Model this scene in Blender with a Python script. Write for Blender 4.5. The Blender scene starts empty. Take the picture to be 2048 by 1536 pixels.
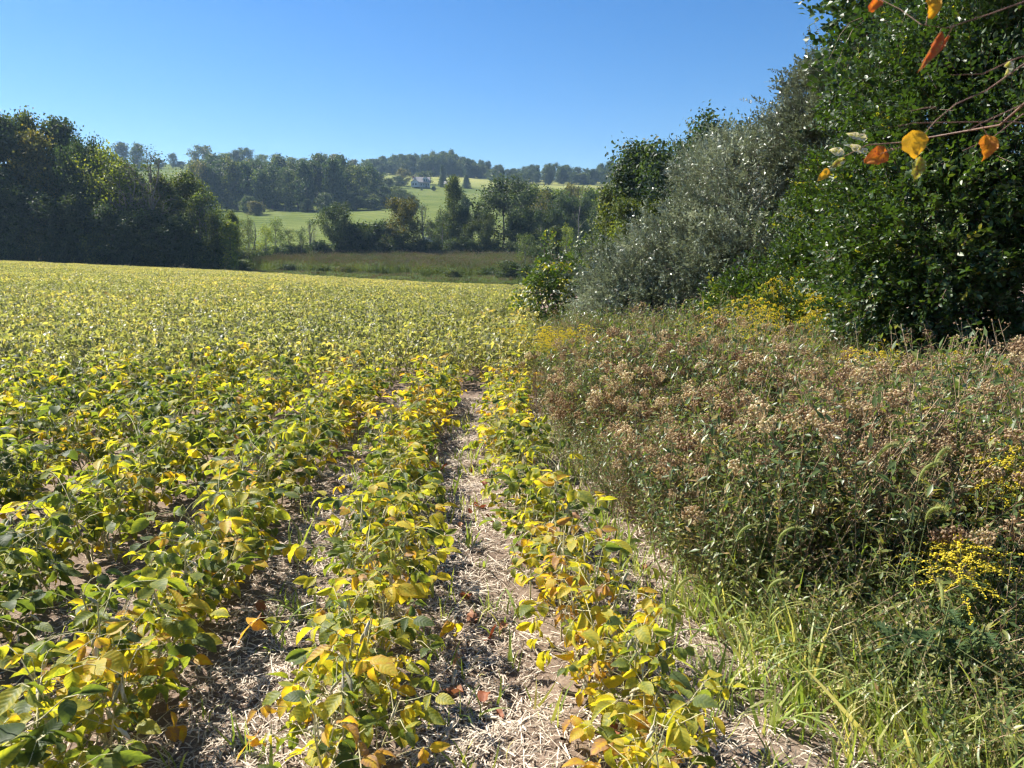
import bpy, math
import numpy as np

# ------------------------------------------------------------------ camera, sky, sun, exposure
SC = bpy.context.scene
EYE, PITCH, FPX = 1.65, math.radians(9.88), 1539.0
cam = bpy.data.cameras.new("camera")
cam.lens, cam.sensor_width, cam.sensor_fit = 26.0, 34.6, 'HORIZONTAL'
cam.clip_start, cam.clip_end = 0.05, 6000
cam_o = bpy.data.objects.new("camera", cam)
SC.collection.objects.link(cam_o)
cam_o.location = (0, 0, EYE)
cam_o.rotation_euler = (math.pi / 2 - PITCH, 0, 0)
SC.camera = cam_o
cam.dof.use_dof, cam.dof.focus_distance, cam.dof.aperture_fstop = True, 6.0, 7.4

SUN_AZ, SUN_EL = math.radians(-60), math.radians(46)      # azimuth from the view direction, negative = to the left
W = bpy.data.worlds.new("World")
SC.world = W
W.use_nodes = True
wn, wl = W.node_tree.nodes, W.node_tree.links
wn.clear()
sky = wn.new('ShaderNodeTexSky')
sky.sky_type = 'NISHITA'
sky.sun_disc = False
sky.sun_elevation = SUN_EL
sky.sun_rotation = SUN_AZ
sky.altitude = 300
sky.air_density, sky.dust_density, sky.ozone_density = 1.0, 0.25, 5.0
hs = wn.new('ShaderNodeHueSaturation')
hs.inputs['Saturation'].default_value = 1.26
hs.inputs['Hue'].default_value = .504
bg = wn.new('ShaderNodeBackground')
bg.inputs['Strength'].default_value = 0.055
wo = wn.new('ShaderNodeOutputWorld')
wl.new(sky.outputs['Color'], hs.inputs['Color'])
wl.new(hs.outputs['Color'], bg.inputs['Color'])
wl.new(bg.outputs['Background'], wo.inputs['Surface'])

sun = bpy.data.lights.new("sun", 'SUN')
sun.energy, sun.angle, sun.color = 4.6, math.radians(0.53), (1.0, 0.94, 0.84)
sun_o = bpy.data.objects.new("sun", sun)
SC.collection.objects.link(sun_o)
from mathutils import Vector
sdir = Vector((math.sin(SUN_AZ) * math.cos(SUN_EL), math.cos(SUN_AZ) * math.cos(SUN_EL), math.sin(SUN_EL)))
sun_o.rotation_euler = sdir.to_track_quat('Z', 'Y').to_euler()
sun_o.location = (0, 0, 60)

SC.view_settings.view_transform = 'Standard'
SC.view_settings.look = 'None'
SC.view_settings.exposure = 1.42
SC.view_settings.gamma = 1.0
SC.view_settings.use_curve_mapping = False
cy = SC.cycles
cy.max_bounces, cy.diffuse_bounces, cy.glossy_bounces, cy.transmission_bounces = 5, 3, 1, 3
cy.transparent_max_bounces, cy.volume_bounces = 4, 0
cy.caustics_reflective = cy.caustics_refractive = False
cy.sample_clamp_indirect = 4.0
cy.use_denoising = True
cy.denoiser = 'OPENIMAGEDENOISE'
cy.denoising_input_passes = 'RGB_ALBEDO_NORMAL'
cy.use_adaptive_sampling, cy.adaptive_threshold, cy.adaptive_min_samples = True, .03, 16
cy.pixel_filter_type, cy.filter_width = 'BLACKMAN_HARRIS', 1.25
W.cycles.sampling_method, W.cycles.sample_map_resolution = 'MANUAL', 256

# ------------------------------------------------------------------ helpers: numbers
PI = math.pi
cp, sp = math.cos(PITCH), math.sin(PITCH)
def elev(py):                       # height per metre of depth at picture row py
    v = (768 - np.asarray(py, float)) / FPX
    return (-sp + v * cp) / (cp + v * sp)
def side(px, py):                   # sideways offset per metre of depth
    v = (768 - np.asarray(py, float)) / FPX
    return (np.asarray(px, float) - 1024) / FPX / (cp + v * sp)

_tab = np.random.default_rng(7).random((64, 64))
def vnoise(x, y):                   # smooth value noise 0..1
    x, y = np.asarray(x, float), np.asarray(y, float)
    xi, yi = np.floor(x).astype(int), np.floor(y).astype(int)
    fx, fy = x - xi, y - yi
    fx, fy = fx * fx * (3 - 2 * fx), fy * fy * (3 - 2 * fy)
    g = lambda a, b: _tab[a % 64, b % 64]
    return (g(xi, yi) * (1 - fx) + g(xi + 1, yi) * fx) * (1 - fy) + (g(xi, yi + 1) * (1 - fx) + g(xi + 1, yi + 1) * fx) * fy

# the lie of the land: ground row in the view for each depth (metres) along five bearings
_D = np.array([95, 100, 112, 130, 150, 165, 180, 240, 300, 340, 400, 480, 560, 600, 700, 900, 1400.])
_T = side(np.array([0, 430, 850, 1024, 1250.]), 450)
_PY = np.array([
    [530, 530, 531, 527, 518, 512, 503, 460, 430, 412, 388, 358, 336, 332, 328, 330, 336],
    [549, 547, 545, 535, 522, 512, 503, 460, 430, 412, 388, 358, 336, 332, 328, 330, 336],
    [575, 569, 556, 540, 522, 507, 497, 455, 425, 412, 393, 376, 359, 352, 345, 347, 350],
    [580, 572, 560, 543, 524, 508, 498, 458, 430, 417, 399, 383, 368, 361, 357, 360, 363],
    [585, 576, 563, 547, 528, 513, 503, 468, 445, 430, 410, 392, 375, 368, 365, 367, 370.]])
_Z = EYE + elev(_PY) * _D[None, :]
def H(x, y):
    x, y = np.asarray(x, float), np.asarray(y, float)
    x, y = np.broadcast_arrays(x, y)
    t = np.clip(x / np.maximum(y, 15.0), _T[0], _T[-1])
    d = np.clip(y, 95, 1400)
    cols = np.stack([np.interp(d, _D, _Z[i]) for i in range(5)], 0)
    j = np.clip(np.searchsorted(_T, t) - 1, 0, 3)
    f = (t - _T[j]) / (_T[j + 1] - _T[j])
    a = np.take_along_axis(cols, j[None], 0)[0]
    b = np.take_along_axis(cols, j[None] + 1, 0)[0]
    z = a * (1 - f) + b * f
    return z * np.where(y < 95, np.clip(y, 0, 95) / 95, 1.0) ** 1.5
def ground_at(px, py):              # where the sight line of a picture point meets the ground
    s, e = float(side(px, py)), float(elev(py))
    d = 1.65 / max(-e, .02)
    for _ in range(30):
        d = d * .5 + .5 * (float(H(s * d, d)) - EYE) / e
    return s * d, d
def at(px, py, d):
    return np.array([float(side(px, py)) * d, d, EYE + float(elev(py)) * d])

# edge of the crop and the bending rows
_by = np.array([0, 1.5, 2.5, 3.45, 5.5, 8, 12, 21, 46, 95, 130.])
_bx = np.array([1.5, 1.2, .95, .70, .36, .22, .2, .42, .8, 1.6, 2.0])
def edge_x(y): return np.interp(y, _by, _bx)
_ry = np.array([0, 1, 2.46, 3.2, 5, 6.5, 8, 12, 21, 46, 95, 130.])
_rx = np.array([-.02, -.05, -.14, -.20, -.36, -.44, -.44, -.36, 0, .45, 1.0, 1.2])
def strip_x(y): return np.interp(y, _ry, _rx)

# ------------------------------------------------------------------ helpers: geometry
class Geo:
    def __init__(s): s.V, s.F, s.T, s.M, s.X, s.n = [], [], [], [], [], 0
    def add(s, V, F, tint=0.0, mi=0, vein=None):
        V = np.asarray(V, float).reshape(-1, 3)
        for f in (F if isinstance(F, list) else [F]):
            f = np.asarray(f, int)
            s.F.append(f + s.n); s.M.append(np.full(len(f), mi, int))
        s.V.append(V)
        t = np.asarray(tint, float)
        s.T.append(np.full(len(V), float(t)) if t.ndim == 0 else t)
        s.X.append(np.zeros(len(V)) if vein is None else vein)
        s.n += len(V)
        return s
    def geo(s, o, tint=None, mi=None):
        V, T = o.verts(), o.tints()
        for f, m in zip(o.F, o.M):
            s.F.append(f + s.n); s.M.append(m if mi is None else np.full(len(m), mi, int))
        s.V.append(V); s.T.append(T if tint is None else T + tint); s.X.append(np.concatenate(o.X)); s.n += len(V)
        return s
    def verts(s): return np.concatenate(s.V) if s.V else np.zeros((0, 3))
    def tints(s): return np.concatenate(s.T) if s.T else np.zeros(0)
    def rep(s, o, R, P, tint=None):
        """copies of geometry o at positions P with 3x3 matrices R"""
        V = o.verts(); m = len(P)
        if m == 0: return s
        out = np.einsum('mij,nj->mni', R, V) + P[:, None, :]
        T = np.broadcast_to(o.tints()[None], (m, len(V)))
        if tint is not None: T = T + np.asarray(tint)[:, None]
        off = (np.arange(m) * len(V))
        for f, mi in zip(o.F, o.M):
            s.F.append((f[None] + off[:, None, None]).reshape(-1, f.shape[1]) + s.n)
            s.M.append(np.tile(mi, m))
        s.V.append(out.reshape(-1, 3)); s.T.append(T.reshape(-1)); s.X.append(np.tile(np.concatenate(o.X), m)); s.n += m * len(V)
        return s
    def mesh(s, name, mats, smooth=True):
        me = bpy.data.meshes.new(name)
        V = s.verts()
        me.vertices.add(len(V)); me.vertices.foreach_set('co', V.astype(np.float32).ravel())
        tot = np.concatenate([np.full(len(f), f.shape[1]) for f in s.F])
        idx = np.concatenate([f.ravel() for f in s.F])
        me.loops.add(len(idx)); me.loops.foreach_set('vertex_index', idx.astype(np.int32))
        me.polygons.add(len(tot))
        me.polygons.foreach_set('loop_start', np.concatenate([[0], np.cumsum(tot)[:-1]]).astype(np.int32))
        me.polygons.foreach_set('material_index', np.concatenate(s.M).astype(np.int32))
        me.polygons.foreach_set('use_smooth', np.full(len(tot), bool(smooth)))
        for m in (mats if isinstance(mats, (list, tuple)) else [mats]): me.materials.append(m)
        a = me.attributes.new('tint', 'FLOAT', 'POINT'); a.data.foreach_set('value', s.tints().astype(np.float32))
        X = np.concatenate(s.X)
        if X.any():
            a = me.attributes.new('vein', 'FLOAT', 'POINT'); a.data.foreach_set('value', X.astype(np.float32))
        me.update(calc_edges=True)
        return me

COL = SC.collection
def put(name, me, parent=None, loc=(0, 0, 0), rot=(0, 0, 0), scl=(1, 1, 1), color=None, link=True):
    o = bpy.data.objects.new(name, me)
    if link: COL.objects.link(o)
    if parent is not None: o.parent = parent
    o.location, o.rotation_euler = loc, rot
    o.scale = scl if hasattr(scl, '__len__') else (scl,) * 3
    if color is not None: o.color = (*color, 1) if len(color) == 3 else color
    return o
def tag(o, label=None, cat=None, group=None, kind=None):
    if label: o['label'] = label
    if cat: o['category'] = cat
    if group: o['group'] = group
    if kind: o['kind'] = kind
    return o

def tube(P, r, n=5, closed_tip=True):
    P = np.asarray(P, float); k = len(P)
    r = np.broadcast_to(np.asarray(r, float), (k,))
    T = np.gradient(P, axis=0); T /= np.linalg.norm(T, axis=1, keepdims=True) + 1e-12
    up = np.array([0, 0, 1.]) if abs(T[0, 2]) < .9 else np.array([1., 0, 0])
    A = np.cross(T, up); A /= np.linalg.norm(A, axis=1, keepdims=True) + 1e-12
    B = np.cross(T, A)
    a = np.arange(n) * 2 * PI / n
    V = P[:, None] + r[:, None, None] * (np.cos(a)[None, :, None] * A[:, None] + np.sin(a)[None, :, None] * B[:, None])
    i, j = np.meshgrid(np.arange(k - 1), np.arange(n), indexing='ij')
    q = np.stack([i * n + j, i * n + (j + 1) % n, (i + 1) * n + (j + 1) % n, (i + 1) * n + j], -1).reshape(-1, 4)
    return V.reshape(-1, 3), q
def ribbon(P, w, side_dir):
    P = np.asarray(P, float); k = len(P)
    S = np.asarray(side_dir, float); S = np.broadcast_to(S, P.shape)
    w = np.broadcast_to(np.asarray(w, float), (k,))[:, None]
    V = np.concatenate([P - S * w, P + S * w])
    i = np.arange(k - 1)
    return V, np.stack([i, i + 1, k + i + 1, k + i], -1)
def frames(N, rng, spin=None):
    """matrices whose z column is N (m,3) with a random turn about it"""
    N = N / (np.linalg.norm(N, axis=1, keepdims=True) + 1e-12)
    X = rng.normal(size=N.shape) if spin is None else spin
    X = X - (X * N).sum(1, keepdims=True) * N
    X /= np.linalg.norm(X, axis=1, keepdims=True) + 1e-12
    return np.stack([X, np.cross(N, X), N], -1)
def along(X, rng, upish=0.0):
    """matrices whose x column is X, z column turned up or at random"""
    X = X / (np.linalg.norm(X, axis=1, keepdims=True) + 1e-12)
    Z = rng.normal(size=X.shape) * (1 - upish) + np.array([0, 0, 1.]) * upish
    Z = Z - (Z * X).sum(1, keepdims=True) * X
    Z /= np.linalg.norm(Z, axis=1, keepdims=True) + 1e-12
    return np.stack([X, np.cross(Z, X), Z], -1)
def rotz(a):
    c, s_, z, o = np.cos(a), np.sin(a), np.zeros_like(a), np.ones_like(a)
    return np.stack([np.stack([c, -s_, z], -1), np.stack([s_, c, z], -1), np.stack([z, z, o], -1)], -2)
def box(c, s):
    x, y, z = np.array(s) / 2.0
    V = np.array([[a, b, d] for a in (-x, x) for b in (-y, y) for d in (-z, z)]) + np.array(c)
    return V, np.array([[0, 1, 3, 2], [4, 6, 7, 5], [0, 4, 5, 1], [2, 3, 7, 6], [0, 2, 6, 4], [1, 5, 7, 3]])

# ------------------------------------------------------------------ materials
def nt(name):
    m = bpy.data.materials.new(name); m.use_nodes = True
    t = m.node_tree; t.nodes.clear()
    return m, t.nodes, t.links
def N(nodes, typ, **kw):
    n = nodes.new(typ)
    for k, v in kw.items():
        if k in n.bl_rna.properties: setattr(n, k, v)
        else: n.inputs[k.replace('_', ' ')].default_value = v
    return n
def math_(nodes, links, op, a, b=None, clamp=False):
    n = nodes.new('ShaderNodeMath'); n.operation = op; n.use_clamp = clamp
    for i, v in enumerate((a, b)):
        if v is None: continue
        if isinstance(v, (int, float)): n.inputs[i].default_value = v
        else: links.new(v, n.inputs[i])
    return n.outputs[0]
def ramp(nodes, links, fac, stops):
    n = nodes.new('ShaderNodeValToRGB'); e = n.color_ramp.elements
    while len(e) < len(stops): e.new(.5)
    for el, (p, c) in zip(e, stops): el.position = p; el.color = (*c, 1)
    links.new(fac, n.inputs[0])
    return n.outputs[0]
def leaf_mat(name, stops, trans=.45, gain=(1.35, 1.3, .6), rough=.42, spec=.5, patch=(0, 0), fleck=(0, 0), rnd=0.0, color_is_tint=False, color_mul=False, veins=False):
    """leaf: reflecting and translucent surface; its colour runs along a ramp by leaf"""
    m, n, l = nt(name)
    at_ = N(n, 'ShaderNodeAttribute', attribute_name='tint')
    oi = n.new('ShaderNodeObjectInfo')
    t = at_.outputs['Fac']
    if color_is_tint:
        sx = n.new('ShaderNodeSeparateColor'); l.new(oi.outputs['Color'], sx.inputs[0])
        t = math_(n, l, 'ADD', t, sx.outputs[0])
    if rnd:
        t = math_(n, l, 'ADD', t, math_(n, l, 'MULTIPLY', math_(n, l, 'SUBTRACT', oi.outputs['Random'], .5), rnd))
    if patch[1] or fleck[1]:
        g = n.new('ShaderNodeNewGeometry')
        for sc_, amp in (patch, fleck):
            if not amp: continue
            no = N(n, 'ShaderNodeTexNoise', Scale=sc_, Detail=2.0)
            l.new(g.outputs['Position'], no.inputs['Vector'])
            t = math_(n, l, 'ADD', t, math_(n, l, 'MULTIPLY', math_(n, l, 'SUBTRACT', no.outputs['Fac'], .5), amp))
    if veins:                       # side veins: thin greener lines, slightly raised between
        va = N(n, 'ShaderNodeAttribute', attribute_name='vein')
        vf = math_(n, l, 'ABSOLUTE', math_(n, l, 'SUBTRACT', math_(n, l, 'FRACT', va.outputs['Fac']), .5))
        vl = math_(n, l, 'SUBTRACT', 1.0, math_(n, l, 'DIVIDE', vf, .16), True)
        t = math_(n, l, 'SUBTRACT', t, math_(n, l, 'MULTIPLY', vl, .10))
    if veins:                       # brown blotches
        no = N(n, 'ShaderNodeTexNoise', Scale=38.0, Detail=5.0, Roughness=.7); l.new(g.outputs['Position'], no.inputs['Vector'])
        bl = math_(n, l, 'MULTIPLY', math_(n, l, 'SUBTRACT', no.outputs['Fac'], .60), 5.0, True)
        t = math_(n, l, 'ADD', t, math_(n, l, 'MULTIPLY', bl, .38))
    t = math_(n, l, 'ADD', t, 0.0, True)
    c = ramp(n, l, t, stops)
    if color_mul:
        mx = N(n, 'ShaderNodeMix', data_type='RGBA', blend_type='MULTIPLY'); mx.inputs[0].default_value = 1
        l.new(c, mx.inputs[6]); l.new(oi.outputs['Color'], mx.inputs[7]); c = mx.outputs[2]
    gm = N(n, 'ShaderNodeMix', data_type='RGBA', blend_type='MULTIPLY'); gm.inputs[0].default_value = 1
    l.new(c, gm.inputs[6]); gm.inputs[7].default_value = (*gain, 1)
    p = N(n, 'ShaderNodeBsdfPrincipled', Roughness=rough); p.inputs['Specular IOR Level'].default_value = spec
    l.new(c, p.inputs['Base Color'])
    if veins:
        bp = N(n, 'ShaderNodeBump', Strength=.7, Distance=.0015); l.new(vf, bp.inputs['Height']); l.new(bp.outputs[0], p.inputs['Normal'])
    tr = n.new('ShaderNodeBsdfTranslucent'); l.new(gm.outputs[2], tr.inputs['Color'])
    mixs = n.new('ShaderNodeMixShader'); mixs.inputs[0].default_value = trans
    l.new(p.outputs[0], mixs.inputs[1]); l.new(tr.outputs[0], mixs.inputs[2])
    o = n.new('ShaderNodeOutputMaterial'); l.new(mixs.outputs[0], o.inputs[0])
    return m
def plain_mat(name, a, b, scale=6.0, rough=.8, bump=0.0, spec=.3, rnd=0.0, detail=4.0, coord='Object'):
    m, n, l = nt(name)
    tc = n.new('ShaderNodeTexCoord')
    no = N(n, 'ShaderNodeTexNoise', Scale=scale, Detail=detail)
    l.new(tc.outputs[coord], no.inputs['Vector'])
    f = no.outputs['Fac']
    if rnd:
        oi = n.new('ShaderNodeObjectInfo'); at_ = N(n, 'ShaderNodeAttribute', attribute_name='tint')
        f = math_(n, l, 'ADD', f, math_(n, l, 'MULTIPLY', math_(n, l, 'SUBTRACT', oi.outputs['Random'], .5), rnd))
        f = math_(n, l, 'ADD', f, at_.outputs['Fac'])
    c = ramp(n, l, f, [(.3, a), (.7, b)])
    p = N(n, 'ShaderNodeBsdfPrincipled', Roughness=rough); p.inputs['Specular IOR Level'].default_value = spec
    l.new(c, p.inputs['Base Color'])
    if bump:
        bp = N(n, 'ShaderNodeBump', Strength=bump, Distance=.02)
        l.new(no.outputs['Fac'], bp.inputs['Height']); l.new(bp.outputs[0], p.inputs['Normal'])
    o = n.new('ShaderNodeOutputMaterial'); l.new(p.outputs[0], o.inputs[0])
    return m

SOY = [(0, (.07, .105, .045)), (.22, (.115, .16, .05)), (.40, (.22, .26, .055)), (.55, (.40, .385, .06)), (.74, (.55, .44, .05)), (.89, (.53, .31, .05)), (.98, (.36, .21, .11))]
SOYF = [(0, (.13, .155, .085)), (.22, (.19, .21, .095)), (.40, (.27, .28, .12)), (.55, (.37, .35, .14)), (.74, (.46, .395, .15)), (.89, (.47, .34, .15)), (.98, (.36, .25, .15))]
M = {}
M['soy'] = leaf_mat('soybean leaf', SOY, trans=.56, gain=(1.5, 1.45, .45), rough=.52, spec=.35, fleck=(70, .34), rnd=.0, color_is_tint=True, veins=True)
M['soy_far'] = leaf_mat('soybean leaf canopy', SOYF, trans=.57, gain=(1.5, 1.45, .6), rough=.42, spec=.5, patch=(.16, .34), fleck=(14, .12), rnd=.22)
M['petiole'] = plain_mat('soybean stem', (.34, .32, .14), (.55, .49, .28), 30, .6, rnd=.5)
M['pod'] = plain_mat('soybean pod', (.28, .26, .15), (.60, .53, .38), 60, .65, rnd=.6)
M['straw'] = plain_mat('straw', (.24, .18, .13), (.60, .51, .40), 9, .6, rnd=.9)
M['stalk'] = plain_mat('dry stalk', (.40, .32, .23), (.62, .54, .44), 20, .55, bump=.3, rnd=.5)
M['bark'] = plain_mat('bark', (.05, .04, .032), (.15, .125, .10), 9, .85, bump=.5)
M['palebark'] = plain_mat('pale bark', (.13, .115, .10), (.30, .27, .24), 8, .85, bump=.4)
M['twig'] = plain_mat('reddish twig', (.10, .055, .04), (.22, .13, .09), 40, .6)
M['tree'] = leaf_mat('tree leaf', [(0, (.022, .038, .018)), (.5, (.045, .072, .026)), (1, (.11, .135, .045))], trans=.38, gain=(1.8, 1.8, .7), rough=.55, spec=.3, color_mul=True)
M['olive'] = leaf_mat('silvery shrub leaf', [(0, (.05, .07, .04)), (.6, (.27, .31, .21)), (1, (.56, .59, .49))], trans=.16, gain=(1.1, 1.1, .8), rough=.34, spec=1.0, rnd=.1)
M['bush'] = leaf_mat('green shrub leaf', [(0, (.022, .050, .014)), (.6, (.05, .095, .02)), (.9, (.12, .17, .03)), (1, (.35, .33, .04))], trans=.33, gain=(1.6, 1.6, .5), rough=.48, spec=.7, rnd=.1)
M['weedleaf'] = leaf_mat('weed leaf', [(0, (.05, .085, .03)), (.5, (.12, .17, .05)), (.8, (.27, .26, .07)), (1, (.36, .24, .12))], trans=.42, gain=(1.4, 1.4, .6), rough=.4, spec=.5, rnd=.3)
M['grass'] = leaf_mat('grass blade', [(0, (.13, .20, .05)), (.5, (.28, .36, .09)), (.8, (.48, .48, .19)), (1, (.66, .58, .33))], trans=.45, gain=(1.3, 1.3, .5), rough=.4, spec=.5, rnd=.3)
M['head'] = leaf_mat('seed head', [(0, (.18, .11, .065)), (.3, (.37, .265, .165)), (.55, (.53, .43, .28)), (.8, (.57, .53, .32)), (1, (.80, .75, .62))], trans=.5, gain=(1.35, 1.25, 1.0), rough=.8, spec=.2, rnd=.5)
M['drystem'] = plain_mat('dry stem', (.21, .13, .075), (.44, .33, .20), 20, .7, rnd=.5)
M['greenstem'] = plain_mat('green stem', (.10, .13, .04), (.20, .22, .08), 20, .6, rnd=.4)
M['gold'] = leaf_mat('goldenrod floret', [(0, (.45, .42, .06)), (.4, (.74, .62, .05)), (.8, (.84, .72, .07)), (1, (.50, .44, .16))], trans=.45, gain=(1.2, 1.15, .5), rough=.7, spec=.2, rnd=.3)
M['fox'] = leaf_mat('foxtail bristle', [(0, (.25, .30, .08)), (.5, (.45, .47, .18)), (1, (.55, .50, .28))], trans=.5, gain=(1.3, 1.3, .8), rough=.6, spec=.3, rnd=.3)
M['autumn'] = leaf_mat('autumn leaf', [(0, (.55, .36, .03)), (.3, (.55, .24, .02)), (.55, (.42, .10, .03)), (.75, (.24, .10, .06)), (.9, (.30, .36, .05)), (1, (.55, .57, .52))], trans=.45, gain=(1.2, 1.0, .6), rough=.5, spec=.4, fleck=(130, .4), color_is_tint=True, veins=True)
M['dead'] = leaf_mat('dead leaf', [(0, (.22, .06, .03)), (.5, (.30, .12, .06)), (1, (.42, .24, .13))], trans=.25, gain=(1.1, .9, .7), rough=.6, spec=.3, fleck=(60, .5), rnd=.9)
M['thistle'] = leaf_mat('thistle leaf', [(0, (.05, .085, .03)), (.6, (.09, .14, .05)), (1, (.17, .22, .09))], trans=.25, gain=(1.3, 1.3, .6), rough=.55, spec=.2)
M['reed'] = leaf_mat('reed', [(0, (.07, .11, .03)), (.4, (.13, .165, .05)), (.7, (.19, .185, .08)), (1, (.28, .20, .14))], trans=.45, gain=(1.3, 1.3, .6), rough=.5, spec=.3, patch=(.10, .5), rnd=.25)
# ------------------------------------------------------------------ the land
def soil_mat():
    m, n, l = nt('field soil')
    g = n.new('ShaderNodeNewGeometry')
    a = N(n, 'ShaderNodeTexNoise', Scale=3.0, Detail=6.0, Roughness=.65); l.new(g.outputs['Position'], a.inputs['Vector'])
    b = N(n, 'ShaderNodeTexNoise', Scale=60.0, Detail=4.0, Roughness=.7); l.new(g.outputs['Position'], b.inputs['Vector'])
    f = math_(n, l, 'ADD', math_(n, l, 'MULTIPLY', a.outputs['Fac'], .5), math_(n, l, 'MULTIPLY', b.outputs['Fac'], .5))
    c = ramp(n, l, f, [(.3, (.08, .055, .04)), (.5, (.18, .13, .095)), (.7, (.34, .265, .20))])
    p = N(n, 'ShaderNodeBsdfPrincipled', Roughness=.9); p.inputs['Specular IOR Level'].default_value = .2
    l.new(c, p.inputs['Base Color'])
    bp = N(n, 'ShaderNodeBump', Strength=.8, Distance=.015); l.new(f, bp.inputs['Height']); l.new(bp.outputs[0], p.inputs['Normal'])
    o = n.new('ShaderNodeOutputMaterial'); l.new(p.outputs[0], o.inputs[0])
    return m
def meadow_mat():
    """hay meadows: mown green below, drier and yellower on the upper slopes, with the curved lines of the mower"""
    m, n, l = nt('hay meadow')
    g = n.new('ShaderNodeNewGeometry')
    sx = n.new('ShaderNodeSeparateXYZ'); l.new(g.outputs['Position'], sx.inputs[0])
    a = N(n, 'ShaderNodeTexNoise', Scale=.05, Detail=5.0, Roughness=.6); l.new(g.outputs['Position'], a.inputs['Vector'])
    b = N(n, 'ShaderNodeTexNoise', Scale=.9, Detail=5.0, Roughness=.7); l.new(g.outputs['Position'], b.inputs['Vector'])
    mp = n.new('ShaderNodeMapping'); l.new(g.outputs['Position'], mp.inputs['Vector']); mp.inputs['Rotation'].default_value = (0, 0, 1.15); mp.inputs['Scale'].default_value = (1, 1, .01)
    w = N(n, 'ShaderNodeTexWave', Scale=.055, Distortion=5.0, Detail=2.0); w.inputs['Detail Scale'].default_value = .25
    l.new(mp.outputs[0], w.inputs['Vector'])
    f = math_(n, l, 'ADD', math_(n, l, 'MULTIPLY', a.outputs['Fac'], .55), math_(n, l, 'MULTIPLY', b.outputs['Fac'], .35))
    f = math_(n, l, 'ADD', f, math_(n, l, 'MULTIPLY', w.outputs['Fac'], .16))
    lo = ramp(n, l, f, [(.33, (.065, .095, .028)), (.52, (.115, .145, .042)), (.72, (.175, .19, .065))])
    hi = ramp(n, l, f, [(.33, (.14, .17, .05)), (.52, (.24, .25, .08)), (.72, (.32, .30, .12))])
    k = math_(n, l, 'DIVIDE', math_(n, l, 'SUBTRACT', sx.outputs[1], 490), 60, True)
    k = math_(n, l, 'MULTIPLY', k, math_(n, l, 'DIVIDE', math_(n, l, 'ADD', sx.outputs[0], 130), 60, True))
    mx = N(n, 'ShaderNodeMix', data_type='RGBA'); l.new(k, mx.inputs[0]); l.new(lo, mx.inputs[6]); l.new(hi, mx.inputs[7])
    p = N(n, 'ShaderNodeBsdfPrincipled', Roughness=1.0); p.inputs['Specular IOR Level'].default_value = 0.0
    l.new(mx.outputs[2], p.inputs['Base Color'])
    bp = N(n, 'ShaderNodeBump', Strength=.6, Distance=.25); l.new(f, bp.inputs['Height']); l.new(bp.outputs[0], p.inputs['Normal'])
    o = n.new('ShaderNodeOutputMaterial'); l.new(p.outputs[0], o.inputs[0])
    return m
M['soil'] = soil_mat(); M['meadow'] = meadow_mat()
M['marsh'] = plain_mat('marsh ground', (.07, .075, .03), (.17, .15, .07), .35, .9, bump=.5, coord='Object', detail=8)

def lines(*segs):
    out = []
    for a, b, st in segs: out.append(np.arange(a, b, st))
    return np.unique(np.round(np.concatenate(out), 4))
gx = lines((-900, -120, 45), (-120, -30, 6), (-30, -5, .8), (-5, 4, .07), (4, 14, .4), (14, 60, 4), (60, 901, 42))
gy = lines((-80, 0, 10), (0, 1, .25), (1, 8, .07), (8, 20, .5), (20, 95, 2.5), (95, 185, 2.5), (185, 700, 10), (700, 1401, 70))
gy = np.unique(np.concatenate([gy, [106.0, 172.0]]))
GX, GY = np.meshgrid(gx, gy, indexing='ij')
GZ = H(GX, GY)
near = np.clip((9 - GY) / 3, 0, 1) * np.clip((GX + 6) / 1.5, 0, 1) * np.clip((5 - GX) / 1.5, 0, 1) * (GY > .5)
GZ = GZ + near * ((vnoise(GX * 9, GY * 9) - .5) * .03 + (vnoise(GX * 2.2 + 9, GY * 2.2) - .5) * .05 + (vnoise(GX * 26, GY * 26 + 5) - .5) * .012)
GZ = GZ + np.clip((GY - 180) / 60, 0, 1) * (vnoise(GX / 23, GY / 23) - .5) * 1.6
def land(name, y0, y1, mat):
    j = np.where((gy >= y0 - 1e-6) & (gy <= y1 + 1e-6))[0]
    nx, ny = len(gx), len(j)
    V = np.stack([GX[:, j], GY[:, j], GZ[:, j]], -1).reshape(-1, 3)
    a, b = np.meshgrid(np.arange(nx - 1), np.arange(ny - 1), indexing='ij')
    q = np.stack([a * ny + b, (a + 1) * ny + b, (a + 1) * ny + b + 1, a * ny + b + 1], -1).reshape(-1, 4)
    o = put(name, Geo().add(V, q).mesh(name, mat)); o['kind'] = 'structure'
    return o
tag(land('field_ground', -80, 106, M['soil']), 'brown stubble-strewn soil of the soybean field', 'ground')
tag(land('marsh_ground', 106, 172, M['marsh']), 'rough low ground of the marsh below the crop', 'ground')
tag(land('hillside_meadow', 172, 1400, M['meadow']), 'green mown hay meadow climbing the far hillside', 'hillside')

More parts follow.
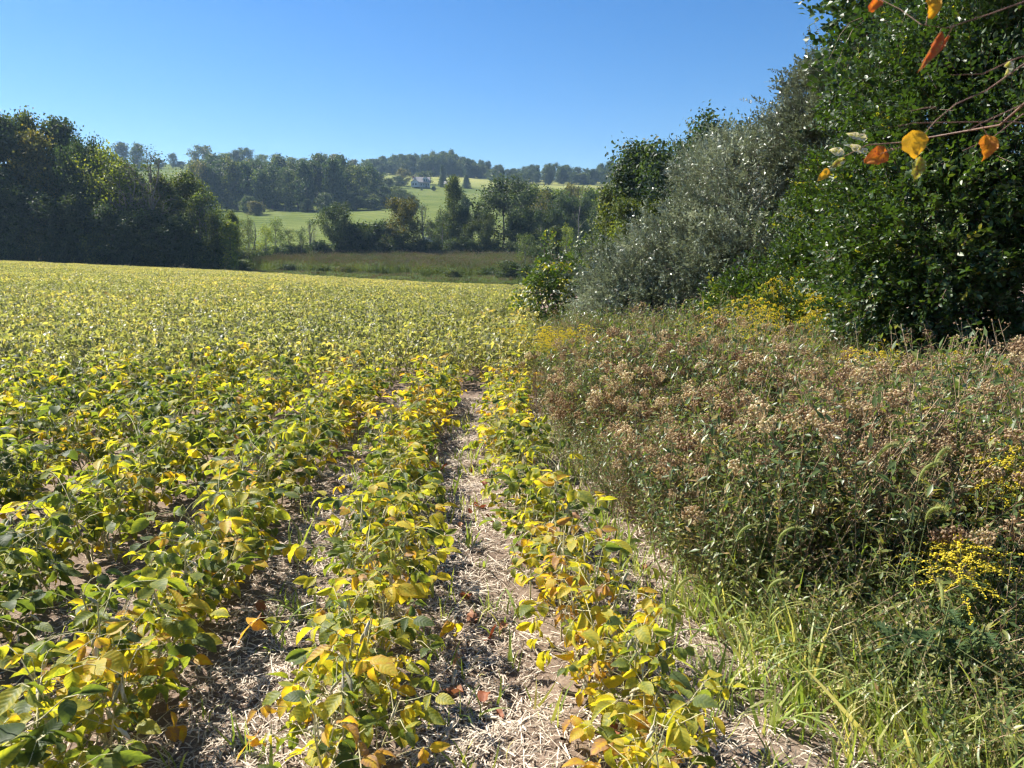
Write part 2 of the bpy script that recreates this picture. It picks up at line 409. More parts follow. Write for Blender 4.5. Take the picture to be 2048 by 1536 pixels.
# ------------------------------------------------------------------ trees
def diamond(fold=.35, w=.32):          # one leaf along +x: four corners folded on the midrib
    return Geo().add([[0, 0, 0], [.45, -w, fold * w], [1, 0, -.05], [.45, w, fold * w]], np.array([[0, 1, 2], [0, 2, 3]]))
LEAF = diamond()
def limbs(seed, h=15., spread=5., t0=.25, n1=9, n2=5, n3=3, prof=None, lift=.55, r0=.28, lean=.02, wob=.03, up=.35):
    """trunk with three orders of limbs; gives the wood and where the twigs end"""
    rng = np.random.default_rng(seed)
    g = Geo(); tips = []
    prof = prof or (lambda u: math.sqrt(max(0.05, 1 - ((u - .45) / .6) ** 2)))
    k = 9
    s = np.linspace(0, 1, k)
    tr = np.stack([np.cumsum(rng.normal(0, wob, k)) * h * .3 + lean * h * s, np.cumsum(rng.normal(0, wob, k)) * h * .3, s * h * .95], -1)
    tr[0, :2] = 0
    rr = r0 * (1 - .88 * s); rr[0] *= 1.5
    g.add(*tube(tr, rr, 7))
    P = lambda u: np.array([np.interp(u, s, tr[:, i]) for i in range(3)])
    az = rng.random() * 6
    for i in range(n1):
        u = t0 + (.97 - t0) * (i + .3 + .5 * rng.random()) / n1
        az += 2.4 + rng.normal(0, .35)
        L = spread * prof(u) * rng.uniform(.75, 1.12)
        e = lift * (.4 + u) + rng.normal(0, .12)
        d = np.array([math.cos(az) * math.cos(e), math.sin(az) * math.cos(e), math.sin(e)])
        q = np.linspace(0, 1, 5)
        pl = P(u) + d * (q * L)[:, None] + np.array([0, 0, up * L]) * (q ** 2)[:, None] + np.cumsum(rng.normal(0, .035 * L, (5, 3)), 0) * q[:, None]
        r1 = r0 * .42 * (1.1 - .6 * u)
        g.add(*tube(pl, r1 * (1 - .8 * q), 5))
        for j in range(n2):
            v = .3 + .7 * (j + rng.random()) / n2
            b = np.array([np.interp(v, q, pl[:, c]) for c in range(3)])
            d2 = d + rng.normal(0, .65, 3) + np.array([0, 0, .25]); d2 /= np.linalg.norm(d2)
            L2 = L * .42 * rng.uniform(.7, 1.2)
            p2 = b + d2 * (np.linspace(0, 1, 4) * L2)[:, None] + rng.normal(0, .03 * L2, (4, 3))
            p2[0] = b
            g.add(*tube(p2, r1 * .42 * np.array([1, .75, .5, .2]), 3))
            tips += [p2[-1], p2[2]]
            for _ in range(n3):
                c0 = p2[rng.integers(1, 4)]
                d3 = d2 + rng.normal(0, .7, 3) + np.array([0, 0, .15]); d3 /= np.linalg.norm(d3)
                L3 = L2 * .55 * rng.uniform(.6, 1.2)
                p3 = c0 + d3 * (np.linspace(0, 1, 3) * L3)[:, None]; p3[1] += rng.normal(0, .06 * L3, 3)
                g.add(*tube(p3, r1 * .2 * np.array([1, .7, .3]), 3))
                tips.append(p3[-1])
    return g, np.array(tips)
def leaves_at(tips, n, rad, size, seed, up=.5, flat=.7, drop=0., tspread=.5):
    rng = np.random.default_rng(seed)
    keep = rng.random(len(tips)) >= drop
    tips = tips[keep]
    c = np.repeat(tips, n, 0)
    off = rng.normal(0, 1, (len(c), 3)) * rad * np.array([1, 1, flat])
    nn = rng.normal(0, 1, (len(c), 3)) + off / rad * .5 + np.array([0, 0, up])
    R = frames(nn, rng) * (size * rng.uniform(.6, 1.3, len(c)))[:, None, None]
    ct = np.repeat(rng.normal(.45, .2, len(tips)), n)
    t = np.clip(ct + rng.normal(0, tspread * .35, len(c)), 0, 1)
    return Geo().rep(LEAF, R, c + off, t)

PROTO = {}
def proto(kind, i, wood, crown, bark='bark'):
    Vc = crown.verts() if crown is not None else wood.verts()
    wd = wood.verts()
    allv = np.concatenate([Vc, wd])
    hgt = np.percentile(allv[:, 2], 99.8)
    wid = 2 * np.percentile(np.hypot(Vc[:, 0] - wd[0, 0] * 0, Vc[:, 1]), 96)
    PROTO.setdefault(kind, []).append((wood.mesh(kind + '_trunk', M[bark]), crown.mesh(kind + '_crown', M['tree']) if crown is not None else None, hgt, wid))
round_p = lambda u: math.sqrt(max(.06, 1 - ((u - .42) / .62) ** 2))
tall_p = lambda u: max(.12, (1 - u) ** .55 * (.6 + .5 * min(1, u * 2)))
for i in range(3):
    w_, t_ = limbs(11 + i, 15, 5.6, .16, 12, 6, 3, round_p, .45)
    proto('oak', i, w_, leaves_at(t_, 34, .85, .46, 30 + i))
for i in range(3):
    w_, t_ = limbs(21 + i, 18, 4.2, .10, 15, 5, 3, tall_p, .6)
    proto('tall', i, w_, leaves_at(t_, 28, .8, .44, 40 + i))
for i in range(3):
    w_, t_ = limbs(31 + i, 13, 3.4, .22, 10, 5, 3, round_p, .7)
    proto('airy', i, w_, leaves_at(t_, 11, .6, .36, 50 + i, drop=.2), 'palebark')
for i in range(2):
    w_, t_ = limbs(41 + i, 15, 4.2, .30, 11, 6, 5, round_p, 1.0, r0=.42)
    proto('bare', i, w_, leaves_at(t_, 4, .4, .24, 60 + i, drop=.4), 'palebark')
for i in range(2):
    w_, t_ = limbs(51 + i, 9, 1.5, .12, 4, 2, 1, tall_p, .6, r0=.15, wob=.05)
    proto('snag', i, w_, None, 'palebark')
for i in range(2):                       # trunk wrapped in vines
    w_, t_ = limbs(61 + i, 10, .9, .1, 5, 3, 1, tall_p, .4, r0=.2)
    rng = np.random.default_rng(i); z = rng.random(90) * 9.6
    rad = .25 + .9 * (1 - z / 10.5) * rng.random(90)
    a = rng.random(90) * 6.3
    proto('vine', i, w_, leaves_at(np.concatenate([np.stack([np.cos(a) * rad, np.sin(a) * rad, z], -1), t_]), 26, .38, .30, 70 + i))
for i in range(4):                       # low shrub, leaves to the ground
    rng = np.random.default_rng(80 + i)
    w_, t_ = limbs(81 + i, 3.4, 2.0, .03, 11, 4, 2, lambda u: math.sqrt(max(.1, 1 - u * u * .9)), .35, r0=.07)
    th = rng.random(150) * 6.3; ph = rng.random(150) ** .7 * 1.5
    sh = np.stack([np.cos(th) * np.cos(ph) * 1.9, np.sin(th) * np.cos(ph) * 1.9, np.sin(ph) * 2.7 + .2], -1) * rng.uniform(.55, 1.05, (150, 1)) * (1 + .25 * np.sin(th * 3 + i))[:, None]
    proto('shrub', i, w_, leaves_at(np.concatenate([t_, sh]), 16, .33, .26, 90 + i))
for i in range(5):                       # trees seen from several hundred metres
    w_, t_ = limbs(101 + i, 15, 5.0, .02, 13, 5, 1, [round_p, tall_p][i % 2], .5)
    proto('hill', i, w_, leaves_at(t_, 20, 1.0, .8, 110 + i))
for i in range(2):                       # conifer
    rng = np.random.default_rng(i + 5); w_ = Geo(); w_.add(*tube([[0, 0, 0], [0, 0, 7], [0.05, 0, 13.8]], [.22, .13, .02], 6)); pts = []
    for z in np.arange(.6, 13.6, .45):
        L = 3.1 * (1 - z / 14.2) ** .85
        for k in range(9):
            a = rng.random() * 6.3
            for q in (.35, .6, .8, 1):
                pts.append([math.cos(a) * L * q, math.sin(a) * L * q, z - .25 * L * q * q])
            w_.add(*tube([[0, 0, z], [math.cos(a) * L * .9, math.sin(a) * L * .9, z - .2 * L]], [.03, .008], 3))
    proto('conifer', i, w_, leaves_at(np.array(pts), 7, .22, .42, 120 + i, up=.2, tspread=.3))

NAMES = {'oak': 'broad_tree', 'tall': 'tall_tree', 'airy': 'sparse_tree', 'bare': 'bare_tree', 'snag': 'dead_tree', 'vine': 'vine_covered_tree', 'shrub': 'shrub', 'hill': 'hillside_tree', 'conifer': 'conifer_tree'}
trng = np.random.default_rng(77)
GREEN, DARK, OLIVE, YELL, RUST, PALE, RED = (1, 1, 1), (.72, .8, .8), (1.35, 1.2, .9), (3.0, 2.5, 1.0), (1.9, 1.25, .85), (1.8, 1.7, 1.3), (3.4, .9, .9)
def tree(kind, px, ptop, d, wpx, col, label, group=None, base=None, v=None):
    x = float(side(px, 480)) * d
    z = float(H(x, d)) - .15
    top = EYE + float(elev(ptop)) * d
    h, w = max(top - z, .5), wpx / FPX * d / 1.02
    tm, cm, h0, w0 = PROTO[kind][(trng.integers(len(PROTO[kind])) if v is None else v) % len(PROTO[kind])]
    root = put(NAMES[kind], None, loc=(x, d, z), rot=(0, 0, trng.random() * 6.28), scl=(w / w0, w / w0, h / h0))
    tag(root, label, 'shrub' if kind == 'shrub' else 'tree', group)
    put('trunk', tm, root)
    if cm is not None:
        f = trng.uniform(.85, 1.2)
        c = put('crown', cm, root, color=(col[0] * f, col[1] * f, col[2] * f)); c['kind'] = 'stuff'
    return root

# the wood along the far side of the crop
G1 = 'trees of the dark wood edge beyond the crop'
for a in [('tall', -60, 225, 108, 170, GREEN, 'tall dark tree at the outer end of the wood edge, cut by the frame'),
          ('tall', 18, 230, 106, 130, GREEN, 'tall dense tree at the outer end of the wood edge beyond the crop'),
          ('tall', 62, 226, 110, 120, OLIVE, 'tallest tree of the dark wood edge, with a pointed olive crown'),
          ('tall', 98, 262, 106, 110, RUST, 'rust tinged tree in the dark wood edge beside the tallest crown'),
          ('tall', 138, 236, 112, 105, GREEN, 'tall tree with a split crown standing out above the wood edge'),
          ('oak', 172, 268, 106, 110, DARK, 'dark round-crowned tree where the wood edge begins to step down'),
          ('oak', 236, 348, 104, 90, OLIVE, 'olive middling tree filling in beneath the thin yellowing tree'),
          ('tall', 330, 352, 104, 70, OLIVE, 'upright olive tree in front of the bare grey tree'),
          ('tall', 258, 318, 112, 80, OLIVE, 'olive tree showing through the grey leafless branches'),
          ('airy', 212, 286, 105, 120, YELL, 'thin-leaved yellowing tree in the middle of the wood edge'),
          ('airy', 240, 318, 103, 100, YELL, 'small yellow-green tree beside the bare grey tree'),
          ('bare', 268, 316, 102, 110, GREEN, 'grey leafless tree low in the wood edge beside the yellow tree'),
          ('bare', 312, 292, 102, 120, GREEN, 'bare grey tree with fanned upright branches at the wood edge'),
          ('tall', 385, 344, 105, 96, OLIVE, 'green tree with two dark trunks near the end of the wood edge'),
          ('airy', 416, 372, 103, 90, PALE, 'slender pale-trunked tree at the end of the wood edge'),
          ('tall', 5, 330, 102, 100, DARK, 'dark leafy tree in front at the outer end of the wood edge'),
          ('oak', 82, 372, 101, 120, DARK, 'dark low-crowned tree under the tallest wood edge crown'),
          ('oak', 150, 390, 101, 110, GREEN, 'low dark tree between the split crown and the yellow tree'),
          ('oak', 222, 410, 100.5, 105, DARK, 'low dark tree under the thin yellowing tree'),
          ('oak', 290, 420, 100.5, 105, DARK, 'low dark tree under the grey leafless tree'),
          ('oak', 352, 432, 100.5, 95, DARK, 'low dark tree in front of the two-trunked green tree'),
          ('tall', 205, 296, 116, 100, OLIVE, 'olive tree behind the thin yellowing tree'),
          ('oak', 300, 342, 114, 110, DARK, 'dark tree whose crown fills the fork of the bare grey tree'),
          ('airy', 352, 338, 112, 80, PALE, 'feathery pale tree behind the two-trunked one'),
          ('oak', 262, 398, 103, 90, GREEN, 'leafy tree low in the wood edge under the grey twigs'),
          ('airy', 400, 376, 102, 60, OLIVE, 'feathery olive tree beside the slender pale-trunked tree'),
          ('airy', 436, 412, 102, 56, YELL, 'feathery yellowish tree at the last corner of the wood edge'),
          ('tall', 466, 424, 112, 34, OLIVE, 'slim upright tree just past the yellow vine-clothed trunk'),
          ('airy', 498, 430, 120, 44, OLIVE, 'slim feathery tree beside the forked dead tree'),
          ('airy', 530, 448, 128, 40, YELL, 'little feathery tree in front of the mown meadow'),
          ('airy', 600, 452, 140, 40, PALE, 'slight pale tree among the saplings before the meadow'),
          ('vine', 428, 425, 100, 34, OLIVE, 'leafy vine-wrapped trunk at the last corner of the wood edge'),
          ('vine', 455, 440, 100, 40, YELL, 'trunk clothed in yellow-green vines where the crop edge drops'),
          ('airy', 442, 405, 118, 60, PALE, 'small grey-twigged tree behind the yellow vine-clothed trunk'),
          ('airy', 478, 442, 126, 50, OLIVE, 'thin crooked sapling just past the yellow vine-clothed trunk')]:
    tree(*a, group=G1)
for i, px in enumerate(range(-40, 440, 38)):
    tree('shrub', px + trng.uniform(-8, 8), 462 + trng.uniform(-14, 22), 99.2 + trng.random() * .8 + max(0, px - 300) * .004, 62, DARK if i % 3 else OLIVE,
         'dark understorey shrub along the foot of the wood edge', 'understorey shrubs at the foot of the wood edge')

# trees along the creek between marsh and meadow
G2 = 'trees along the creek behind the marsh'
for a in [('snag', 507, 440, 138, 34, GREEN, 'forked dead tree standing alone before the mown meadow'),
          ('airy', 549, 436, 142, 54, PALE, 'small airy tree with grey-green foliage beside the forked dead tree'),
          ('airy', 578, 456, 143, 34, OLIVE, 'little olive sapling between the airy tree and the meadow streaks'),
          ('bare', 621, 438, 146, 44, PALE, 'thin bare sapling in front of the meadow streaks'),
          ('oak', 674, 402, 148, 76, GREEN, 'full dark green tree standing in front of the meadow centre'),
          ('oak', 806, 394, 150, 84, RUST, 'tree with a reddish top and dark trunk in front of the meadow'),
          ('bare', 846, 404, 149, 52, GREEN, 'bare twiggy tree touching the red-topped tree'),
          ('airy', 884, 412, 154, 40, GREEN, 'slim half-bare green tree between the bare tree and the great oak'),
          ('tall', 908, 352, 158, 44, OLIVE, 'tall narrow tree with vines up its trunk beside the great oak'),
          ('tall', 926, 418, 157, 50, DARK, 'short dark tree at the foot of the tall narrow tree'),
          ('oak', 1004, 350, 160, 150, GREEN, 'great broad dark oak at the edge of the marsh'),
          ('oak', 955, 420, 154, 70, OLIVE, 'silvery green tree leaning out beneath the great oak'),
          ('oak', 1045, 420, 156, 80, DARK, 'dark tree under the outer limbs of the great oak'),
          ('airy', 1084, 372, 172, 70, RUST, 'brownish half-bare tree just past the great oak'),
          ('airy', 1120, 385, 176, 60, GREEN, 'thin green tree behind the pale dead snag'),
          ('oak', 1150, 392, 176, 80, DARK, 'dark tree filling the gap behind the pale dead snag'),
          ('oak', 876, 432, 160, 60, GREEN, 'middling green tree behind the slim half-bare one'),
          ('oak', 770, 440, 152, 60, DARK, 'low dark tree beside the red-topped tree'),
          ('oak', 720, 446, 152, 56, OLIVE, 'low olive tree between the full dark tree and the red-topped one'),
          ('oak', 1100, 418, 168, 80, DARK, 'dark tree in the belt past the great oak'),
          ('airy', 1050, 466, 122, 46, PALE, 'small grey-green willow standing in the reeds'),
          ('vine', 1110, 452, 118, 34, OLIVE, 'vine-covered stump with a russet tip among the reeds'),
          ('snag', 1158, 398, 120, 26, PALE, 'tall pale dead snag rising from a vine-covered foot'),
          ('vine', 1157, 480, 119, 24, GREEN, 'narrow vine column around the foot of the pale snag'),
          ('vine', 1188, 468, 112, 44, OLIVE, 'broad vine-draped tree next to the pale snag'),
          ('airy', 1132, 446, 135, 44, YELL, 'small yellowish tree between two vine columns')]:
    tree(*a, group=G2)
G3 = 'bushes along the creek'
for i, (px, pt, d, w, c) in enumerate([(482, 498, 118, 50, OLIVE), (520, 500, 128, 56, GREEN), (548, 490, 136, 60, DARK), (582, 488, 140, 56, GREEN), (632, 480, 146, 64, DARK), (655, 486, 147, 50, GREEN),
                                        (700, 446, 149, 64, DARK), (735, 442, 150, 70, GREEN), (772, 446, 150, 66, DARK), (800, 464, 149, 54, GREEN), (838, 478, 148, 46, DARK), (866, 480, 150, 44, OLIVE),
                                        (905, 476, 152, 60, GREEN), (940, 480, 152, 50, DARK), (985, 478, 152, 60, OLIVE), (1030, 482, 150, 60, GREEN), (1072, 490, 140, 56, OLIVE), (1095, 505, 125, 46, DARK)]):
    tree('shrub', px, pt, d, w, c, 'dark leafy bush in the line along the creek below the meadow', G3)
# young growth at the edge of the marsh
for i, (px, pt, d, w, c) in enumerate([(480, 518, 106, 60, OLIVE), (575, 528, 108, 60, DARK), (640, 530, 110, 55, OLIVE), (690, 530, 110, 50, RUST), (745, 536, 111, 44, OLIVE),
                                        (800, 520, 122, 60, DARK), (905, 537, 108, 40, OLIVE), (975, 534, 112, 40, DARK), (1020, 520, 108, 60, GREEN), (1060, 526, 100, 60, DARK), (1095, 512, 92, 70, GREEN)]):
    tree('shrub', px, pt, d, w, c, 'low leafy bush scattered at the edge of the reed bed', 'bushes at the edge of the reed bed')

# single trees out on the meadow
for a in [('hill', 496, 391, 300, 34, GREEN, 'round green tree standing in the meadow behind a rusty one'),
          ('hill', 515, 402, 292, 36, RUST, 'small rust-orange tree standing alone in the mown meadow'),
          ('conifer', 617, 398, 306, 32, DARK, 'dark low evergreen casting a shadow on the meadow'),
          ('hill', 654, 385, 300, 38, GREEN, 'round dark tree at the meadow edge before the wood'),
          ('hill', 930, 388, 240, 28, DARK, 'dark dome-shaped bush tree on the slope below the house'),
          ('conifer', 887, 330, 492, 19, DARK, 'tall narrow dark evergreen between house and garage'),
          ('conifer', 934, 350, 486, 20, DARK, 'pointed cone-shaped evergreen beside the garage'),
          ('hill', 810, 337, 490, 34, RUST, 'orange-tinted round tree by the white house'),
          ('hill', 800, 352, 470, 30, GREEN, 'green tree in front of the orange-tinted tree by the house'),
          ('hill', 852, 342, 505, 30, OLIVE, 'spreading green tree behind the white house roof'),
          ('hill', 868, 372, 455, 10, DARK, 'small dark clipped bush on the lawn below the house'),
          ('hill', 845, 375, 455, 8, GREEN, 'smallest clipped bush on the lawn below the house'),
          ('hill', 908, 352, 470, 18, PALE, 'pale thin tree next to the garage')]:
    tree(*a)
G4 = 'trees of the hedgerow below the house'
for px, pt, d, w, c in [(702, 386, 322, 30, OLIVE), (728, 378, 325, 34, GREEN), (748, 388, 322, 26, OLIVE), (772, 372, 345, 34, GREEN), (796, 372, 350, 34, OLIVE), (815, 385, 340, 26, GREEN), (784, 390, 335, 34, DARK), (832, 398, 330, 20, OLIVE), (715, 392, 318, 40, DARK), (745, 396, 316, 36, GREEN), (762, 384, 332, 40, DARK), (806, 378, 345, 38, GREEN), (756, 356, 420, 40, GREEN), (735, 350, 430, 34, DARK), (778, 356, 440, 30, OLIVE), (820, 390, 338, 30, DARK), (690, 378, 345, 36, DARK), (672, 372, 350, 40, GREEN)]:
    tree('hill', px, pt, d, w, c, 'leafy tree in the hedgerow on the slope below the white house', G4)
# skyline of the upper pasture
G5 = 'trees on the skyline of the upper pasture'
for px, pt, d, w, c, l_ in [(256, 284, 540, 34, GREEN, 'skyline tree on the upper pasture nearest the dark wood'), (286, 286, 545, 32, GREEN, 'paired skyline tree behind the bare grey branches'), (330, 318, 560, 26, DARK, 'low dark tree on the pasture skyline by the bare branches'),
                         (357, 306, 560, 20, GREEN, 'small upright tree alone on the pasture skyline'), (372, 322, 560, 20, DARK, 'low bush tree between the upright and the broad skyline trees'), (415, 290, 555, 52, OLIVE, 'broadest tree on the pasture skyline, with a grey-green dome'),
                         (462, 306, 560, 40, PALE, 'thin pale skyline tree next to the broadest one'), (480, 300, 562, 30, GREEN, 'narrow green skyline tree before the notch'), (500, 294, 560, 32, GREEN, 'skyline tree with a pointed dark crown above the wood'), (530, 308, 565, 34, PALE, 'pale skyline tree past the pointed crown'),
                         (560, 308, 570, 34, DARK, 'dark dome on the skyline over the hillside wood'), (590, 314, 570, 30, PALE, 'pale grey skyline tree over the hillside wood'), (612, 316, 572, 26, PALE, 'last pale skyline tree before the red maple'),
                         (648, 306, 560, 34, OLIVE, 'olive skyline tree beside the red maple'), (676, 308, 556, 36, RUST, 'reddish skyline tree above the hillside wood'), (690, 326, 500, 18, RED, 'small bright red maple above the hillside wood'), (712, 318, 590, 28, RUST, 'russet skyline tree past the red maple'), (735, 318, 600, 24, PALE, 'pale tree at the foot of the wooded hilltop')]:
    tree('hill', px, pt, d, w, c, l_, G5)
wr = np.random.default_rng(3)
pal = [GREEN, DARK, GREEN, OLIVE, DARK]
G6 = 'trees of the wood above the mown meadow'
for i in range(60):
    r_ = i // 15; d = [322, 345, 372, 405][r_] + wr.uniform(-8, 8)
    px = 414 + (i % 15) * 23 + wr.uniform(-9, 9) + (6 if r_ % 2 else -6)
    if px > 690 and d < 340: continue
    hgt = wr.uniform(14, 21) if r_ < 3 else wr.uniform(12, 17)
    x = float(side(px, 450)) * d; zz = float(H(x, d)); pt = 768 - FPX * math.tan(math.atan((zz + hgt - EYE) / d) + PITCH)
    tree('hill', px, pt, d, wr.uniform(40, 58), pal[i % 5] if i % 17 else RUST, 'tall tree in the ' + ['front', 'second', 'third', 'hindmost'][r_] + ' rank of the wood above the meadow, ' + ('toward the dark wood' if px < 530 else 'at its middle' if px < 630 else 'toward the house'), G6)
G7 = 'trees of the wooded hilltop'
for i in range(66):
    r_ = i // 22; d = [604, 622, 645][r_] + wr.uniform(-6, 6)
    px = 742 + (i % 22) * 11 + wr.uniform(-6, 6)
    x = float(side(px, 450)) * d; zz = float(H(x, d))
    want = np.interp(px, [740, 800, 860, 905, 945, 985], [320, 309, 304, 303, 314, 330]) + [10, 4, 0][r_] + wr.uniform(-4, 8)
    tree('hill', px, want, d, wr.uniform(17, 28), pal[(i * 3) % 5], 'tree in the ' + ['front', 'second', 'hindmost'][r_] + ' rank of the rounded hilltop wood, ' + ('at its low shoulder' if px < 820 else 'at its summit' if px < 910 else 'at its steep end'), G7)
G8 = 'trees of the ridge wood past the hilltop'
for i in range(46):
    r_ = i // 23; d = [575, 610][r_] + wr.uniform(-8, 8)
    px = 978 + (i % 23) * 12.5 + wr.uniform(-6, 6)
    want = 330 + 6 * math.sin(px * .05) + [8, 0][r_] + wr.uniform(-3, 7)
    tree('hill', px, want, d, wr.uniform(18, 30), pal[(i * 2) % 5], 'tree in the ' + ['front', 'hind'][r_] + ' rank of the dark ridge wood, ' + ('beside the hilltop' if px < 1080 else 'midway along the ridge' if px < 1170 else 'behind the oak group'), G8)
G9 = 'thin brown trees across the marsh'
for i in range(34):
    d = wr.uniform(185, 300); px = 1030 + i * 6.3
    tree(['airy', 'hill', 'airy', 'bare'][i % 4], px, 372 + wr.uniform(-8, 26) + (300 - d) * .06, d, wr.uniform(44, 66) * 230 / d, [PALE, OLIVE, RUST, PALE, GREEN][i % 5], 'thin brownish tree in the open wood across the marsh', G9)

# the tall trees behind the hedge
G10 = 'tall trees behind the hedge'
for a in [('oak', 1390, 230, 66, 270, DARK, 'tallest dark oak rising behind the silvery hedge', 0), ('oak', 1308, 278, 63, 230, DARK, 'dark tree stepping down from the tallest oak behind the hedge', 1),
          ('tall', 1258, 318, 62, 120, DARK, 'dark narrow tree at the outer edge of the oak group', 0), ('oak', 1490, 256, 70, 220, DARK, 'dark tree between the tallest oak and the hedge top', 2),
          ('oak', 1262, 395, 58, 150, OLIVE, 'lower olive-leaved tree in front of the oak group', 1), ('vine', 1214, 372, 60, 60, OLIVE, 'vine-curtained tree at the outer corner of the oak group', 0),
          ('vine', 1240, 440, 57, 60, YELL, 'vine-hung stem low in front of the oak group', 1), ('oak', 1350, 370, 58, 220, DARK, 'dark low tree filling beneath the tallest oak', 2), ('oak', 1570, 260, 72, 160, DARK, 'small dark crown showing over the hedge top', 0)]:
    tree(*a[:7], group=G10, v=a[7])
for px, pt, d, w, c in [(1200, 500, 48, 80, OLIVE), (1245, 478, 46, 90, GREEN), (1290, 470, 44, 90, DARK), (1160, 520, 58, 60, OLIVE), (1130, 535, 62, 50, DARK)]:
    tree('shrub', px, pt, d, w, c, 'shrub in the thicket behind the hedge end', 'thicket behind the hedge end')

# ------------------------------------------------------------------ house and garage on the hill
def flat_mat(name, c, rough=.6):
    m, n, l = nt(name); p = N(n, 'ShaderNodeBsdfPrincipled', Roughness=rough); p.inputs['Base Color'].default_value = (*c, 1)
    no = N(n, 'ShaderNodeTexNoise', Scale=3.0); bp = N(n, 'ShaderNodeBump', Strength=.1); l.new(no.outputs['Fac'], bp.inputs['Height']); l.new(bp.outputs[0], p.inputs['Normal'])
    o = n.new('ShaderNodeOutputMaterial'); l.new(p.outputs[0], o.inputs[0]); return m
M['white'], M['roof'], M['pane'], M['brick'], M['tan'] = flat_mat('white clapboard', (.50, .52, .55)), flat_mat('grey shingle', (.22, .205, .20), .8), flat_mat('window glass', (.03, .04, .05), .1), plain_mat('brick', (.22, .07, .05), (.36, .14, .10), 4), flat_mat('tan siding', (.42, .34, .28))
def gable(w, dp, h0, h1, over=.4, axis='x'):
    """two roof slopes with thickness, ridge along x"""
    g = Geo(); t = .18; hw, hd = w / 2 + over, dp / 2 + over
    dz = (h1 - h0) * over / (dp / 2)
    for s in (-1, 1):
        a = np.array([[-hw, s * hd, h0 - dz], [hw, s * hd, h0 - dz], [hw, 0, h1], [-hw, 0, h1]])
        g.add(np.concatenate([a, a + [0, 0, t]]), np.array([[0, 1, 2, 3], [4, 7, 6, 5], [0, 4, 5, 1], [1, 5, 6, 2], [2, 6, 7, 3], [3, 7, 4, 0]]))
    return g
def walls(w, dp, h0, h1):
    g = Geo(); a, b = w / 2, dp / 2
    V = [[-a, -b, 0], [a, -b, 0], [a, b, 0], [-a, b, 0], [-a, -b, h0], [a, -b, h0], [a, b, h0], [-a, b, h0], [-a, 0, h1], [a, 0, h1]]
    g.add(V, [np.array([[0, 1, 5, 4], [2, 3, 7, 6]]), np.array([[1, 2, 6, 9, 5], [3, 0, 4, 8, 7]])])
    return g
hx = float(side(843, 370)) * 480
hz = float(H(hx, 480)) - .3
hs_ = put('farmhouse', None, loc=(hx, 480, hz + .4), rot=(0, 0, .05)); tag(hs_, 'white farmhouse with grey roof and brick chimney on the far hillside', 'house')
put('wall', walls(9.6, 6.4, 3.3, 6.1).mesh('wall', M['white'], False), hs_, (.2, 0, 0))
rf = put('roof', gable(9.6, 6.4, 3.3, 6.1).mesh('roof', M['roof'], False), hs_, (.2, 0, .02))
put('chimney', Geo().add(*box((0, 0, 0), (1.0, .8, 2.6))).mesh('chimney', M['brick'], False), rf, (-5.0, -.3, 5.6))
put('front_wing', walls(3.6, 4.6, 2.9, 4.4).mesh('front_wing', M['white'], False), hs_, (-3.6, -3.6, 0), (0, 0, PI / 2))
put('wing_roof', gable(3.6, 4.6, 2.9, 4.4, .3).mesh('wing_roof', M['roof'], False), hs_, (-3.6, -3.6, .02), (0, 0, PI / 2))
put('dormer', walls(2.4, 3.0, 4.9, 6.2).mesh('dormer', M['white'], False), hs_, (2.6, -2.0, 0), (0, 0, PI / 2))
put('dormer_roof', gable(2.4, 3.0, 4.9, 6.2, .3).mesh('dormer_roof', M['roof'], False), hs_, (2.6, -2.0, .02), (0, 0, PI / 2))
put('porch_roof', Geo().add(*box((0, 0, 0), (6.6, 2.2, .18))).mesh('porch_roof', M['roof'], False), hs_, (2.0, -4.4, 2.75), (.12, 0, 0))
post_me = Geo().add(*box((0, 0, 1.3), (.2, .2, 2.6))).mesh('post', M['white'], False)
for x in (-.9, .6, 2.1, 3.6, 5.0): put('post', post_me, hs_, (x, -5.3, 0))
win_me = Geo().add(*box((0, 0, 0), (1.15, .12, 1.5))).mesh('window', M['white'], False)
pane_me = Geo().add(*box((0, 0, 0), (.9, .12, 1.25))).mesh('pane', M['pane'], False)
for x, y, z in [(-4.6, -5.42, 1.6), (-3.0, -5.42, 1.6), (.2, -3.22, 1.6), (1.8, -3.22, 1.6), (4.4, -3.22, 1.6), (2.0, -3.52, 4.1), (3.2, -3.52, 4.1)]:
    w_o = put('window', win_me, hs_, (x, y, z)); put('pane', pane_me, w_o, (0, -.02, 0))
put('door', Geo().add(*box((0, 0, 1.05), (1.0, .1, 2.1))).mesh('door', M['pane'], False), hs_, (3.1, -3.22, 0))
gxp = float(side(899, 370)) * 478
ga = put('garage', None, loc=(gxp, 478, float(H(gxp, 478)) + .2), rot=(0, 0, -.1)); tag(ga, 'small tan garage beside the white farmhouse', 'garage')
put('wall', walls(5.4, 5.0, 2.8, 4.4).mesh('wall', M['tan'], False), ga)
put('roof', gable(5.4, 5.0, 2.8, 4.4).mesh('roof', M['roof'], False), ga, (0, 0, .02))
put('garage_door', Geo().add(*box((0, 0, 1.1), (2.6, .12, 2.2))).mesh('garage_door', M['white'], False), ga, (-.8, -2.53, 0))
wx = float(side(866, 464)) * 196
cw = put('culvert_wall', Geo().add(*box((0, 0, .2), (4.2, .5, 1.3))).add(*box((0, 0, .92), (4.5, .7, .16))).mesh('culvert_wall', flat_mat('pale concrete', (.55, .53, .50), .8), False), loc=(wx, 196, float(H(wx, 196)) + .2))
tag(cw, 'short pale concrete wall glimpsed behind the creek trees', 'wall')
